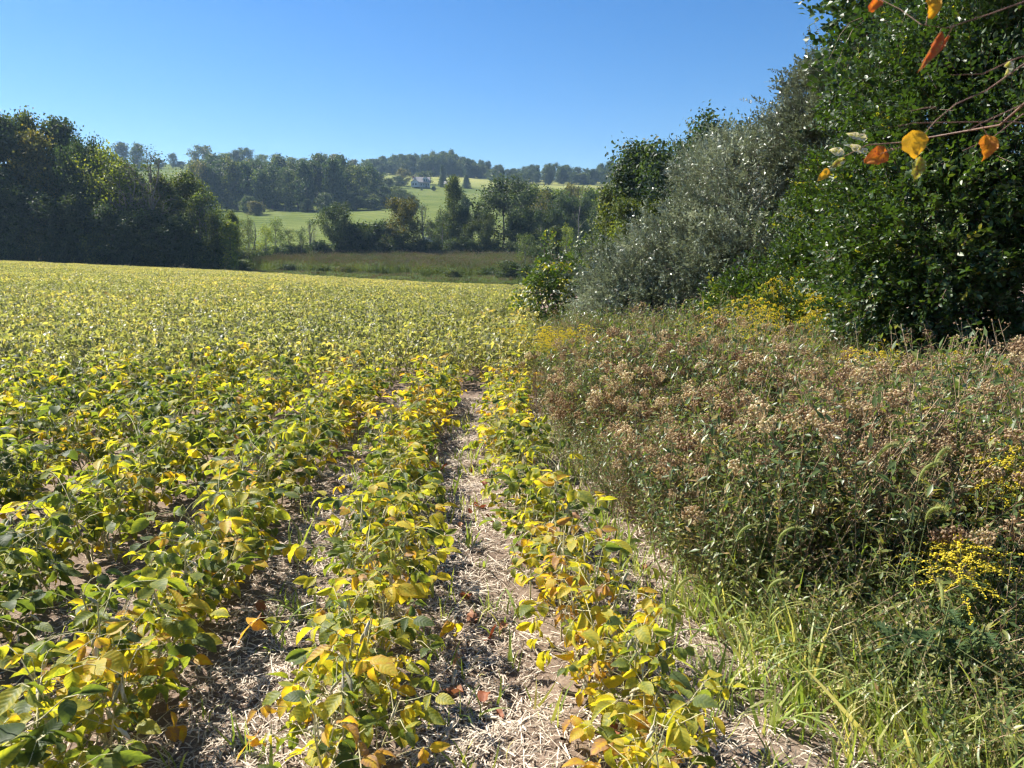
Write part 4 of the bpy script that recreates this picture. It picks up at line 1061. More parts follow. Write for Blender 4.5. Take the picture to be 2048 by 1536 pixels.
def hedge_shrub(name, lobes, n, sprays, mat, label, base, seed, tint=.45, tvar=.15, cat='shrub', bark='bark', up=.35, back=.45, group=None, whips=0, light_p=0.0):
    """a shrub of overlapping lobes (centre and radii in world metres) with stems from its base"""
    rng = np.random.default_rng(seed)
    C = np.array([l[:3] for l in lobes], float); Rr = np.array([l[3:] for l in lobes], float)
    area = (Rr[:, 0] * Rr[:, 2] + Rr[:, 1] * Rr[:, 2] + Rr[:, 0] * Rr[:, 1])
    w = rng.choice(len(lobes), int(n * 1.8), p=area / area.sum())
    u = rng.normal(size=(len(w), 3)); u /= np.linalg.norm(u, axis=1, keepdims=True)
    lump = .62 + .68 * vnoise(u[:, 0] * 2.9 + w * 5, u[:, 2] * 2.9 + u[:, 1] * 2) + rng.normal(0, .06, len(w))
    depth = 1 - .42 * rng.random(len(w)) ** 2.2
    P = C[w] + u * Rr[w] * (lump * depth)[:, None]
    ok = np.ones(len(w), bool)
    for j in range(len(lobes)):
        q = (((P - C[j]) / Rr[j]) ** 2).sum(1)
        ok &= (q > .45) | (w == j)
    ok &= P[:, 2] > H(P[:, 0], P[:, 1]) + .05
    ok &= (u[:, 1] < .25) | (rng.random(len(w)) < back)
    P, u, w = P[ok][:n], u[ok][:n], w[ok][:n]
    dirs = u + np.array([0, 0, up]) + rng.normal(0, .45, u.shape)
    tn = tint + (vnoise(P[:, 0] * 1.3 + seed, P[:, 2] * 1.3 + P[:, 1]) - .5) * 2 * tvar + rng.normal(0, .06, len(P)) + (rng.random(len(P)) < light_p) * .5
    R = along(dirs, rng, .55)
    root = put(name, None, loc=(*base, float(H(*base))))
    off = np.array([*base, float(H(*base))])
    g = Geo()
    sc_ = rng.uniform(.75, 1.25, len(P))
    for i, sp_ in enumerate(sprays):
        k = np.arange(len(P)) % len(sprays) == i
        g.rep(sp_, R[k] * sc_[k][:, None, None], P[k] - off, tn[k])
    wood = Geo()
    for k in range(len(lobes) * 3):
        j = k % len(lobes); e = C[j] + rng.normal(0, .35, 3) * Rr[j] - off
        b = np.array([rng.normal(0, .22), rng.normal(0, .2), -.1])
        q = np.linspace(0, 1, 6)
        Pp = b + (e - b) * q[:, None] + np.array([0, 0, 1]) * (np.sin(q * PI) * .12 * np.linalg.norm(e))[:, None] + rng.normal(0, .05, (6, 3)) * q[:, None]
        wood.add(*tube(Pp, .03 * (1.15 - q), 5))
        for _ in range(4):
            u2 = rng.normal(size=3); u2 /= np.linalg.norm(u2); u2[1] -= .3
            t_ = C[j] + u2 * Rr[j] * .9 - off; m_ = Pp[rng.integers(3, 6)]
            wood.add(*tube(np.stack([m_, (m_ + t_) / 2 + rng.normal(0, .06, 3), t_]), [.011, .008, .003], 3))
    for _ in range(whips):                               # long shoots that stand out of the outline
        j = rng.integers(len(lobes)); a = rng.uniform(0, 6.28); e = rng.uniform(.3, 1.3)
        u2 = np.array([math.cos(a) * math.cos(e), -abs(math.sin(a)) * math.cos(e) * .6, math.sin(e)])
        p0 = C[j] + u2 * Rr[j] * .85; L = rng.uniform(.4, .9)
        q = np.linspace(0, 1, 5); Pp = p0 + u2 * (q * L)[:, None] + np.array([0, 0, -.25 * L]) * (q ** 2)[:, None]
        wood.add(*tube(Pp - off, [.005, .004, .003, .002, .001], 3))
        for c in range(1, 5):
            d2 = (u2 + rng.normal(0, .4, 3))[None]
            g.rep(sprays[rng.integers(len(sprays))], along(d2, rng, .5) * .7, (Pp[c] - off)[None], np.array([tint]))
    c = put('crown', g.mesh(name + '_crown', [M[mat], M['twig']]), root); c['kind'] = 'stuff'
    put('trunk', wood.mesh(name + '_stems', M[bark]), root)
    tag(root, label, cat, group)
    return root
def L_(px, py, d, rpx, rpy, depth):                      # a lobe seen at a picture point
    c = at(px, py, d); return (*c, rpx / FPX * d, depth, rpy / FPX * d)
HG = 'shrubs of the hedge beside the field'
hedge_shrub('silvery_shrub', [L_(1275, 590, 15.2, 100, 95, .9), L_(1210, 620, 15.4, 60, 70, .6), L_(1370, 560, 15.0, 110, 120, 1.1), L_(1300, 650, 14.6, 90, 60, .7), L_(1420, 620, 14.4, 90, 90, .8)], 4300, SPO, 'olive',
            'low end of the silver-glinting hedge sloping down to the crop', (2.9, 15.4), 1, tint=.5, tvar=.3, up=.6, group=HG, whips=30)
hedge_shrub('silvery_shrub', [L_(1480, 440, 14.6, 130, 130, 1.3), L_(1420, 500, 14.8, 100, 90, 1.0), L_(1560, 380, 14.8, 120, 120, 1.3), L_(1520, 540, 13.8, 130, 110, 1.0), L_(1610, 470, 14.2, 110, 130, 1.0), L_(1470, 350, 15.5, 90, 70, 1.0)], 6300, SPO, 'olive',
            'tall silver-glinting shrub in the middle of the hedge', (4.6, 14.9), 2, tint=.5, tvar=.3, up=.7, group=HG, whips=40)
hedge_shrub('silvery_shrub', [L_(1660, 230, 13.4, 75, 75, .9), L_(1625, 290, 13.6, 75, 70, .8), L_(1700, 310, 13.2, 90, 90, .9), L_(1640, 180, 13.6, 45, 40, .5)], 3000, SPO, 'olive',
            'highest silver-leaved shoots of the hedge against the sky', (5.6, 13.8), 3, tint=.42, tvar=.3, up=.8, group=HG, whips=46)
hedge_shrub('green_shrub', [L_(1865, 260, 8.6, 140, 150, 1.1), L_(1800, 400, 8.4, 120, 140, .9), L_(1980, 330, 8.0, 160, 190, 1.0), L_(1880, 480, 7.9, 170, 150, .9), L_(1790, 560, 8.2, 110, 110, .8), L_(2060, 520, 7.6, 150, 170, .9), L_(1960, 130, 8.6, 170, 150, 1.0), L_(1900, 610, 7.8, 150, 70, .7), L_(2120, 180, 8, 160, 220, 1.0)], 10500, SPB, 'bush',
            'large dense green shrub at the near end of the hedge', (5.0, 8.6), 4, tint=.34, tvar=.22, up=.3, group=HG, whips=60, light_p=.03)
hedge_shrub('green_shrub', [L_(1680, 490, 11.6, 90, 110, .9), L_(1600, 580, 11.4, 90, 80, .8), L_(1680, 580, 11.0, 90, 90, .7), L_(1500, 620, 11.8, 80, 60, .6), L_(1680, 390, 11.8, 70, 70, .6)], 3600, SPB, 'bush',
            'yellow-green shrub between the silver hedge and the near shrub', (4.6, 11.6), 5, tint=.55, tvar=.2, up=.4, group=HG, whips=30, light_p=.06)
hedge_shrub('green_shrub', [L_(1600, 650, 10.4, 80, 50, .5), L_(1520, 665, 10.6, 70, 40, .5), L_(1680, 660, 10.0, 70, 50, .5), L_(1450, 690, 10.8, 60, 30, .5)], 1100, SPB, 'bush',
            'low light green shrub at the foot of the hedge behind the goldenrod', (4.0, 10.5), 15, tint=.66, tvar=.25, up=.5, group=HG, whips=16, light_p=.08)
hedge_shrub('leafy_tree', [L_(1790, 60, 11.5, 90, 90, 1.0), L_(1750, 140, 11.0, 60, 70, .8), L_(1900, 10, 11.5, 120, 100, 1.2), L_(2010, 40, 11, 120, 120, 1.0), L_(1860, -90, 12, 160, 90, 1.3), L_(1740, 20, 11.2, 40, 60, .5)], 2600, SPT, 'bush',
            'dark broad-leaved tree overtopping the near end of the hedge', (6.6, 11.9), 6, tint=.22, tvar=.2, up=.1, cat='tree', whips=20)
hedge_shrub('drooping_sapling', [L_(1110, 600, 17.0, 55, 55, .6), L_(1075, 590, 17.2, 36, 45, .4), L_(1150, 580, 17.0, 45, 60, .5), L_(1105, 545, 17.4, 22, 45, .3), L_(1150, 640, 16.6, 60, 40, .5)], 620, SPL, 'bush',
            'loose sapling with drooping yellow-green leaves at the hedge end', (1.35, 17.2), 7, tint=.72, tvar=.3, up=-.6, cat='sapling', whips=8, light_p=.12)
# trailing shoots against the sky
vr = np.random.default_rng(9)
for i, (pts, l_) in enumerate([([(1725, 35), (1700, 45), (1680, 70), (1665, 105), (1650, 135)], 'outermost vine shoot trailing against the sky'), ([(1730, 40), (1705, 60), (1690, 90), (1672, 130), (1660, 150)], 'middle vine shoot trailing against the sky'),
                               ([(1735, 70), (1712, 95), (1698, 125), (1690, 150)], 'inner vine shoot hanging from the leafy tree')]):
    P = np.array([at(px, py, 10.6) for px, py in pts]); off = P[0].copy()
    g, w = Geo(), Geo(); w.add(*tube(P - off, np.linspace(.006, .002, len(P)), 4))
    q = np.linspace(0, 1, len(P))
    for u in np.linspace(.08, 1, 14):
        p = np.array([np.interp(u, q, P[:, c]) for c in range(3)]) - off
        g.rep(diamond(.3, .28), along(np.array([[vr.normal(0, .5), vr.normal(0, .5), -.7]]), vr, .2) * vr.uniform(.06, .085), p[None], np.array([vr.uniform(.3, .8)]))
    root = put('vine_shoot', w.mesh('vine_shoot', M['twig']), loc=off)
    c = put('leaves', g.mesh('vine_leaves', M['bush']), root); c['kind'] = 'stuff'
    tag(root, l_, 'vine', 'vine shoots against the sky')

# ------------------------------------------------------------------ dry weeds: wild carrot gone to seed
OCT = (np.array([[1, 0, 0], [-1, 0, 0], [0, 1, 0], [0, -1, 0], [0, 0, 1], [0, 0, -1.]]), np.array([[0, 2, 4], [2, 1, 4], [1, 3, 4], [3, 0, 4], [2, 0, 5], [1, 2, 5], [3, 1, 5], [0, 3, 5]]))
def umbel(rng, n=26, r=.026, lod=0, cup=None):
    """bird's-nest seed head: rays ending in small fuzzy clusters"""
    g = Geo(); cup = rng.uniform(.2, .9) if cup is None else cup
    for k in range(n):
        f = math.sqrt((k + .5) / n); a = k * 2.4 + rng.normal(0, .15)
        ph = f * 1.9
        e = np.array([math.cos(a) * math.sin(ph), math.sin(a) * math.sin(ph), .95 + .8 * math.cos(ph) + cup * .25]) * r * rng.uniform(.82, 1.12)
        if lod == 0:
            m_ = e * .5 + np.array([math.cos(a), math.sin(a), 0]) * r * .25
            g.add(*ribbon(np.array([[0, 0, 0], m_, e]), .0006, [-math.sin(a), math.cos(a), 0]), tint=.25)
        s = r * rng.uniform(.13, .24)
        g.add(OCT[0] * s * rng.uniform(.6, 1.4, 3) + e, OCT[1], rng.normal(0, .16) + (0 if lod else .48))
        if lod == 0:
            for _ in range(2):
                b = rng.normal(size=3); b /= np.linalg.norm(b)
                g.add(np.array([e, e + b * s * 2.2, e + b * s * 1.6 + rng.normal(0, s * .35, 3)]), np.array([[0, 1, 2]]), .2)
    return g
wr_ = np.random.default_rng(55)
UMB = [umbel(wr_, int(wr_.integers(30, 46)), wr_.uniform(.020, .029)) for _ in range(9)]
UMBL = [umbel(wr_, 20, .024, 1) for _ in range(5)]
UM_ME = [u.mesh('seed_head', M['head']) for u in UMB]
def feathery(rng, L=.12):
    """divided leaf: small leaflets along a rib"""
    g = Geo()
    for k in range(14):
        u = k / 14; p = np.array([u * L, 0, .02 * math.sin(u * 3)])
        R = rot3(rng.normal(0, .5), rng.normal(-.2, .3), (1 if k % 2 else -1) * 1.0) * (.03 * (1.1 - u))
        g.rep(diamond(.2, .22), R[None], p[None], np.array([rng.normal(0, .1)]))
    return g
CARROT = []
for i in range(9):
    h = wr_.uniform(.62, .9); q = np.linspace(0, 1, 6)
    P = np.stack([wr_.normal(0, .10) * q ** 1.5 * h, wr_.normal(0, .10) * q ** 1.5 * h, q * h], -1)
    g = Geo().add(*tube(P, np.linspace(.0034, .0014, 6), 4)); heads = [(P[-1], P[-1] - P[-2])]
    a = wr_.random() * 6
    for k in range(int(wr_.integers(3, 6))):
        u = wr_.uniform(.2, .85); a += 2.4
        b = np.array([np.interp(u, q, P[:, c]) for c in range(3)]); L = wr_.uniform(.3, 1.0) * (1.1 - u) * h
        e = b + np.array([math.cos(a) * L * .65, math.sin(a) * L * .65, L * .8])
        m_ = (b + e) / 2 + np.array([math.cos(a), math.sin(a), -.2]) * L * .10
        g.add(*tube(np.stack([b, m_, e]), [.002, .0016, .0012], 3)); heads.append((e, e - m_))
    lv = Geo()
    for _ in range(7):
        u = wr_.uniform(.05, .7); b = np.array([np.interp(u, q, P[:, c]) for c in range(3)])
        lv.rep(feathery(wr_), rot3(0, -.4, wr_.random() * 6.28)[None], b[None], np.array([wr_.uniform(.2, .9)]))
    CARROT.append((g, g.mesh('carrot_stem', M['drystem']), lv, lv.mesh('carrot_leaf', M['weedleaf']), heads))
def weed_spots(n, rng):
    out = []
    while len(out) < n:
        y = rng.uniform(2.3, 15); x = edge_x(y) + rng.gamma(2.0, .95)
        lim = np.interp(y, [2.3, 5, 8, 10, 12, 15], [2.6, 4.0, 4.9, 4.2, 3.4, 2.6])
        if y < 3.25 + .3 * rng.random() and not (x > 1.75 and y > 2.5 and rng.random() < .35): continue
        if y < 4.6 and x < edge_x(y) + .22: continue
        if x < lim and x / y < .76: out.append((x, y))
    return np.array(out)
ws = weed_spots(640, wr_)
ws = ws[np.argsort(np.hypot(ws[:, 0], ws[:, 1]))]
def weed_h(x, y):
    near_edge = np.interp(x - edge_x(y), [.1, .8, 2.2, 4], [.66, .92, 1.12, 1.2])
    return np.interp(np.hypot(x, y), [2.4, 3.4, 5, 7, 9, 14], [.68, .86, .92, .88, .82, .74]) * near_edge * (.66 + .7 * vnoise(x * 1.1, y * 1.1 + 4))
for i, (x, y) in enumerate(ws[:290]):
    g, sm, lv, lm, heads = CARROT[i % 9]
    s = float(weed_h(x, y)) * wr_.uniform(.8, 1.15)
    root = put('wild_carrot', None, loc=(x, y, float(H(x, y)) - .01), rot=(wr_.normal(-.05, .1), wr_.normal(0, .12), wr_.random() * 6.28), scl=s)
    where = 'at the front of the weed bank' if y < 4.2 else ('inside the brown weed bank' if x > edge_x(y) + .9 else 'along the crop side of the weed bank')
    if where.startswith('inside'): where = ('in the near part' if y < 5.6 else 'in the middle' if y < 8 else 'in the hedge end') + ' of the weed bank' + (', deep inside' if x - edge_x(y) > 2 else '')
    tag(root, 'dry wild carrot with seed heads ' + where, 'weed', 'wild carrots ' + where)
    put('stem', sm, root); o = put('leaf', lm, root); o['kind'] = 'stuff'
    for p, d in heads:
        k = Vector(d).to_track_quat('Z', 'Y').to_euler()
        put('seed_head', UM_ME[int(wr_.integers(9))], root, p, k, wr_.uniform(1.0, 2.0) / s)
def joined_carrot(i):
    g0, _, lv, _, heads = CARROT[i]; g = Geo().geo(g0, mi=1).geo(lv, mi=2)
    for p, d in heads:
        R = np.array(Vector(d).to_track_quat('Z', 'Y').to_matrix())
        g.rep(UMBL[int(wr_.integers(5))], (R * wr_.uniform(.8, 1.8))[None], p[None], np.array([wr_.uniform(.0, .75)]))
    return g.mesh('wild_carrot_mass', [M['head'], M['drystem'], M['weedleaf']])
def leafy_weed(seed, h=.62, leafl=.034, n=9, tint=.4):
    r_ = np.random.default_rng(seed); g = Geo(); q = np.linspace(0, 1, 5)
    for k in range(n):
        b = np.array([r_.normal(0, .07), r_.normal(0, .07), 0]); l_ = r_.normal(0, .16, 2); hh = h * r_.uniform(.6, 1.1)
        P = b + np.stack([l_[0] * q ** 1.4, l_[1] * q ** 1.4, q * hh], -1)
        g.add(*tube(P, np.linspace(.0022, .001, 5), 3), mi=1)
        for j in range(24):
            u = .2 + .8 * j / 24; p = np.array([np.interp(u, q, P[:, c]) for c in range(3)])
            g.rep(diamond(.2, .17), (rot3(r_.normal(0, .4), r_.normal(-.2, .5), j * 2.4) * leafl * r_.uniform(.5, 1.2))[None], p[None], np.array([tint + r_.normal(0, .18)]))
    return g.mesh('leafy_weed', [M['weedleaf'], M['drystem']])
def twiggy_weed(seed, h=.66):
    """fine brown much-branched dry weed with small capsules"""
    r_ = np.random.default_rng(seed); g = Geo()
    for k in range(9):
        b = np.array([r_.normal(0, .04), r_.normal(0, .04), 0]); l_ = r_.normal(0, .15, 2); hh = h * r_.uniform(.75, 1.1); q = np.linspace(0, 1, 5)
        P = b + np.stack([l_[0] * q, l_[1] * q, q * hh], -1)
        g.add(*tube(P, np.linspace(.0026, .001, 5), 3), mi=1)
        for j in range(13):
            u = r_.uniform(.35, 1); p = np.array([np.interp(u, q, P[:, c]) for c in range(3)]); a = r_.random() * 6.28; L = r_.uniform(.04, .12)
            e = p + np.array([math.cos(a) * L * .6, math.sin(a) * L * .6, L])
            g.add(*ribbon(np.array([p, e]), .0009, [-math.sin(a), math.cos(a), 0]), mi=1)
            for _ in range(4):
                c = e + r_.normal(0, .012, 3); g.add(OCT[0] * r_.uniform(.003, .0065) + c, OCT[1], r_.uniform(.05, .5))
    return g.mesh('twiggy_weed', [M['head'], M['drystem']])
WM = [joined_carrot(i) for i in range(6)] + [leafy_weed(i, tint=.25 + .12 * i, leafl=.04) for i in range(4)] + [twiggy_weed(i) for i in range(3)]
rest = ws[290:]
us = weed_spots(3000, wr_)
tw = weed_spots(520, wr_); tw = tw[(vnoise(tw[:, 0] * 1.1 + 3, tw[:, 1] * 1.1) > .42)]
ex = weed_spots(1600, wr_); ex = ex[(ex[:, 0] - edge_x(ex[:, 1]) > 1.4) & (ex[:, 1] > 5.5)]
us = np.concatenate([us, ex])
P = np.concatenate([rest, us, tw]); n = len(P)
pick = np.concatenate([wr_.integers(0, 6, len(rest)), wr_.integers(6, 10, len(us)), wr_.integers(10, 13, len(tw))])
sc_ = weed_h(P[:, 0], P[:, 1]) * wr_.uniform(.6, 1.25, n) * np.where(pick >= 10, .95, np.where(pick >= 6, 1.3, 1.0))
scatter('dry_weeds', np.column_stack([P, H(P[:, 0], P[:, 1]) - .01]), np.column_stack([wr_.normal(-.05, .12, n), wr_.normal(0, .12, n), wr_.random(n) * 6.28]), np.repeat(sc_[:, None], 3, 1), pick, WM,
        'tangled bank of dry brown weeds mixed with small green leaves', 'weeds')

# tall dark dock stalks standing out of the bank
def dock(seed):
    r_ = np.random.default_rng(seed); q = np.linspace(0, 1, 6); h = 1.15
    P = np.stack([.08 * q ** 2 * r_.normal(), .08 * q ** 2 * r_.normal(), q * h], -1)
    st, sd = Geo().add(*tube(P, np.linspace(.004, .002, 6), 5)), Geo()
    for k in range(7):
        u = .5 + .4 * k / 7; b = np.array([np.interp(u, q, P[:, c]) for c in range(3)]); a = k * 2.4; e = b + np.array([math.cos(a) * .07, math.sin(a) * .07, .20])
        st.add(*tube(np.stack([b, (b + e) / 2 + [math.cos(a) * .015, math.sin(a) * .015, 0], e]), [.002, .0016, .001], 3))
        for j in range(22):
            c = b + (e - b) * r_.uniform(.15, 1) + r_.normal(0, .009, 3); sd.add(OCT[0] * r_.uniform(.003, .007) + c, OCT[1], r_.uniform(0, .25))
    for j in range(40):
        c = P[-1] - np.array([0, 0, .25]) * r_.random() + r_.normal(0, .010, 3); sd.add(OCT[0] * r_.uniform(.003, .007) + c, OCT[1], r_.uniform(0, .25))
    return st.mesh('dock_stem', M['twig']), sd.mesh('dock_seeds', M['head'])
DK = [dock(i) for i in range(3)]
for i, (px, py, d, l_) in enumerate([(1405, 690, 6.6, 'tall dark dock stalk in the middle of the weed bank'), (1388, 735, 6.2, 'dark dock stalk just before the tallest one'), (1300, 640, 8.6, 'dock stalk with a russet tip against the silver hedge'), (1130, 705, 6.8, 'dark dock stalk at the crop side of the weeds'), (1075, 745, 6.0, 'dark stalk leaning over the last crop row'),
                                     (1690, 700, 6.4, 'dock stalk below the gap in the hedge'), (1560, 690, 6.9, 'dock stalk under the big goldenrod clump'), (1255, 720, 6.6, 'dock stalk between two goldenrod sprays'), (1900, 690, 5.6, 'russet dock stalk before the dark gap'), (1470, 800, 5.2, 'dark dock stalk low in the weed bank')]):
    t = at(px, py, d); zg = float(H(t[0], d)); h = t[2] - zg
    root = put('dock_weed', DK[i % 3][0], loc=(t[0], d, zg - .01), rot=(wr_.normal(0, .06), wr_.normal(0, .08), wr_.random() * 6.28), scl=(1, 1, h / 1.15))
    o = put('seeds', DK[i % 3][1], root); o['kind'] = 'stuff'
    tag(root, l_, 'weed')

# ------------------------------------------------------------------ goldenrod
def goldenrod(seed):
    r_ = np.random.default_rng(seed); h = 1.0; q = np.linspace(0, 1, 6)
    P = np.stack([.10 * q ** 2 * r_.normal(0, 1), .10 * q ** 2 * r_.normal(0, 1), q * h], -1)
    st, lv, fl = Geo().add(*tube(P, np.linspace(.0045, .002, 6), 5)), Geo(), Geo()
    for k in range(46):
        u = .15 + .62 * k / 46; p = np.array([np.interp(u, q, P[:, c]) for c in range(3)])
        lv.rep(diamond(.25, .11), (rot3(r_.normal(0, .3), r_.normal(0, .3), k * 2.4) * r_.uniform(.07, .115))[None], p[None], np.array([r_.uniform(.2, .6)]))
    for k in range(20):
        u = .66 + .34 * k / 20; p = np.array([np.interp(u, q, P[:, c]) for c in range(3)]); a = k * 2.4; L = .24 * (1.25 - u) * 1.7 * r_.uniform(.7, 1.2)
        s = np.linspace(0, 1, 6)
        A = p + np.stack([math.cos(a) * L * s, math.sin(a) * L * s, L * (.75 * s - .75 * s ** 2)], -1)
        fl.add(*ribbon(A, .0009, [-math.sin(a), math.cos(a), 0]), tint=.2)
        for j in range(26):
            v = .15 + .85 * j / 26; c = np.array([np.interp(v, s, A[:, i]) for i in range(3)]) + r_.normal(0, .005, 3) + [0, 0, .005]
            fl.add(OCT[0] * r_.uniform(.0035, .0065) * r_.uniform(.7, 1.3, 3) + c, OCT[1], r_.normal(.4, .25))
    return st.mesh('goldenrod_stem', M['greenstem']), lv.mesh('goldenrod_leaves', M['weedleaf']), fl.mesh('goldenrod_plume', M['gold'])
GR = [goldenrod(i) for i in range(5)]
gr_ = np.random.default_rng(71)
def goldenrods(n, px0, px1, py0, py1, d0, d1, label, group):
    for i in range(n):
        px, py, d = gr_.uniform(px0, px1), gr_.uniform(py0, py1), gr_.uniform(d0, d1)
        t = at(px, py, d); zg = float(H(t[0], d)); h = max(t[2] - zg, .45)
        st, lv, fl = GR[i % 5]
        root = put('goldenrod', None, loc=(t[0], d, zg - .01), rot=(gr_.normal(-.05, .1), gr_.normal(0, .12), gr_.random() * 6.28), scl=(1.0, 1.0, h / 1.02))
        put('stem', st, root); o = put('leaf', lv, root); o['kind'] = 'stuff'
        put('flower_plume', fl, root, scl=(1, 1, 1)); tag(root, label, 'flower', group)
goldenrods(30, 1440, 1720, 570, 720, 8.0, 10.2, 'tall goldenrod in the big yellow clump before the hedge', 'goldenrods of the big clump')
goldenrods(8, 1540, 1660, 545, 600, 10.0, 10.8, 'topmost goldenrod spire of the big yellow clump', 'topmost goldenrods of the big clump')
goldenrods(34, 1050, 1230, 640, 700, 9.0, 11.5, 'goldenrod in the low yellow drift where crop meets weeds', 'goldenrods of the low drift')
goldenrods(10, 1340, 1500, 640, 720, 9.0, 11, 'goldenrod between the low drift and the big clump', 'goldenrods between drift and clump')
goldenrods(14, 1690, 1900, 680, 760, 6.4, 7.6, 'goldenrod among the carrot heads below the near shrub', 'goldenrods below the near shrub')
goldenrods(18, 1230, 1500, 655, 730, 7.5, 9.5, 'goldenrod spray rising out of the weed bank top', 'goldenrods on the weed bank top')
goldenrods(8, 1880, 2060, 690, 760, 5.6, 6.4, 'arching goldenrod in front of the dark gap under the near shrub', 'goldenrods by the dark gap')
goldenrods(5, 1950, 2070, 860, 990, 3.2, 3.7, 'bright goldenrod among the near carrot seed heads', 'goldenrods among the near seed heads')
goldenrods(4, 1900, 2060, 1000, 1080, 2.8, 3.2, 'goldenrod plume hanging low at the near edge of the weeds', 'goldenrods low at the near edge')

# ------------------------------------------------------------------ foxtail, broad grass and thistle at the near corner
fr = np.random.default_rng(13)
def foxtail_head(seed, L=.075):
    r_ = np.random.default_rng(seed); s = np.linspace(0, 1, 8); th = PI / 2 - 1.7 * s
    P = np.stack([np.concatenate([[0], np.cumsum(np.cos(th[1:]))]) * L / 7, np.zeros(8), np.concatenate([[0], np.cumsum(np.sin(th[1:]))]) * L / 7], -1)
    g = Geo().add(*tube(P, .0038 * np.sin(np.clip(s * .9 + .08, 0, 1) * PI) ** .5, 6), tint=.2)
    for k in range(230):
        u = r_.random(); p = np.array([np.interp(u, s, P[:, c]) for c in range(3)]); t_ = np.array([math.cos(PI / 2 - 1.7 * u), 0, math.sin(PI / 2 - 1.7 * u)])
        d = r_.normal(size=3); d -= d.dot(t_) * t_; d /= np.linalg.norm(d); e = p + (d + t_ * .7) * r_.uniform(.007, .013); w = np.cross(d, t_) * .00045
        g.add(np.array([p - w, p + w, e]), np.array([[0, 1, 2]]), r_.uniform(.3, .9))
    return g.mesh('foxtail_head', M['fox'])
FH = [foxtail_head(i) for i in range(3)]
BL = []
for i in range(8):
    a = [.5, .9, 1.3, 1.7, 2.1, 2.5, 1.1, 2.0][i]
    BL.append(Geo().add(*blade(1.0, .03, a + .35, 9), tint=fr.uniform(.2, .75)).mesh('grass_blade', M['grass']))
for i, (px, py, d, l_) in enumerate([(1752, 925, 3.05, 'foxtail with the highest arched bristly head before the seed heads'), (1868, 935, 3.0, 'slender foxtail whose head bends over the seed heads'), (1838, 962, 2.9, 'foxtail with the thickest pale curved head'), (1852, 1040, 2.8, 'foxtail with a head hanging close by the goldenrod'),
                                     (1556, 1085, 2.9, 'small foxtail with an upright head at the weed front'), (1535, 1185, 2.7, 'short foxtail curled over beside the arched grass'), (1885, 1215, 2.5, 'foxtail drooping above the thistle'), (1350, 1190, 3.2, 'thin foxtail at the corner of the weed bank'),
                                     (1475, 1080, 3.1, 'pale-headed foxtail leaning on the weed front')]):
    t = at(px, py, d); zg = float(gz(t[0:1], np.array([d]))[0])
    lean = fr.uniform(-.12, .02)
    b = np.array([t[0] + lean, d + fr.uniform(-.05, .1), zg]); h = t[2] - zg
    q = np.linspace(0, 1, 7); P = np.stack([-lean * q ** 1.6, (t[1] - b[1]) * q ** 1.6, q * h], -1)
    root = put('foxtail_grass', Geo().add(*tube(P, np.linspace(.0022, .0012, 7), 4)).mesh('foxtail_culm', M['greenstem']), loc=b)
    put('seed_head', FH[i % 3], root, P[-1], (0, 0, fr.normal(0, .5)), fr.uniform(1.5, 1.9))
    for k in range(4):
        u = fr.uniform(.1, .6); p = np.array([np.interp(u, q, P[:, c]) for c in range(3)])
        put('blade', BL[int(fr.integers(2, 8))], root, p, (0, fr.uniform(.1, .5), fr.random() * 6.28), (fr.uniform(.16, .26),) * 3)
    tag(root, l_, 'grass')
GC = [(1480, 1330, 'clump of arching grass at the foot of the carrot weeds'), (1560, 1290, 'clump of broad pale-backed grass blades below the weed front'), (1620, 1400, 'tall grass clump behind the hanging soybean pods'), (1700, 1370, 'grass clump with one long blade arched over'), (1760, 1330, 'upright grass clump beside the thistle'),
      (1850, 1500, 'grass clump in front of the thistle'), (1990, 1480, 'grass clump with a long bright blade at the frame edge'), (1420, 1260, 'small bright grass tuft at the weed corner'), (1330, 1230, 'yellow-green grass tuft by the last crop plants'), (1640, 1240, 'grass clump with flat blades against the brown weeds'),
      (1800, 1200, 'grass clump with a broad pale blade rising through the weeds'), (1930, 1350, 'grass clump half hidden behind the thistle'), (1550, 1460, 'thin grass clump under the yellow soybean leaves'), (1710, 1510, 'low grass clump at the bottom edge'), (1280, 1150, 'bright grass tuft where the bare strip meets the weeds'), (1160, 1010, 'little grass tuft between crop row and weed bank'), (1210, 1060, 'yellowish grass tuft at the shaded weed front'),
      (1510, 1380, 'long-bladed grass clump behind the last soybean pods'), (1590, 1340, 'arching pale grass clump in the middle of the near corner'), (1660, 1310, 'arching grass clump under the brown seed heads'), (1450, 1400, 'grass clump beside the last yellow soybean leaves'), (1780, 1460, 'bright grass clump between thistle and pods'), (1880, 1380, 'pale grass clump rising behind the thistle'), (1960, 1420, 'wide-bladed grass clump beside the smaller thistle'), (2030, 1400, 'grass clump cut by the frame edge')]
for i, (px, py, l_) in enumerate(GC):
    x, y = ground_at(px, py); root = put('grass_clump', None, loc=(x, y, float(gz(np.array([x]), np.array([y]))[0]) - .005))
    for k in range(int(fr.integers(9, 16))):
        a = fr.random() * 6.28; r_ = fr.random() * .04
        L = fr.uniform(.18, .46) * (1 if i < 13 or i > 16 else .6)
        put('blade', BL[int(fr.integers(8))], root, (r_ * math.cos(a), r_ * math.sin(a), 0), (fr.normal(0, .2), fr.normal(.1, .22), a), (L, L * fr.uniform(.6, 1.3), L))
    tag(root, l_, 'grass')
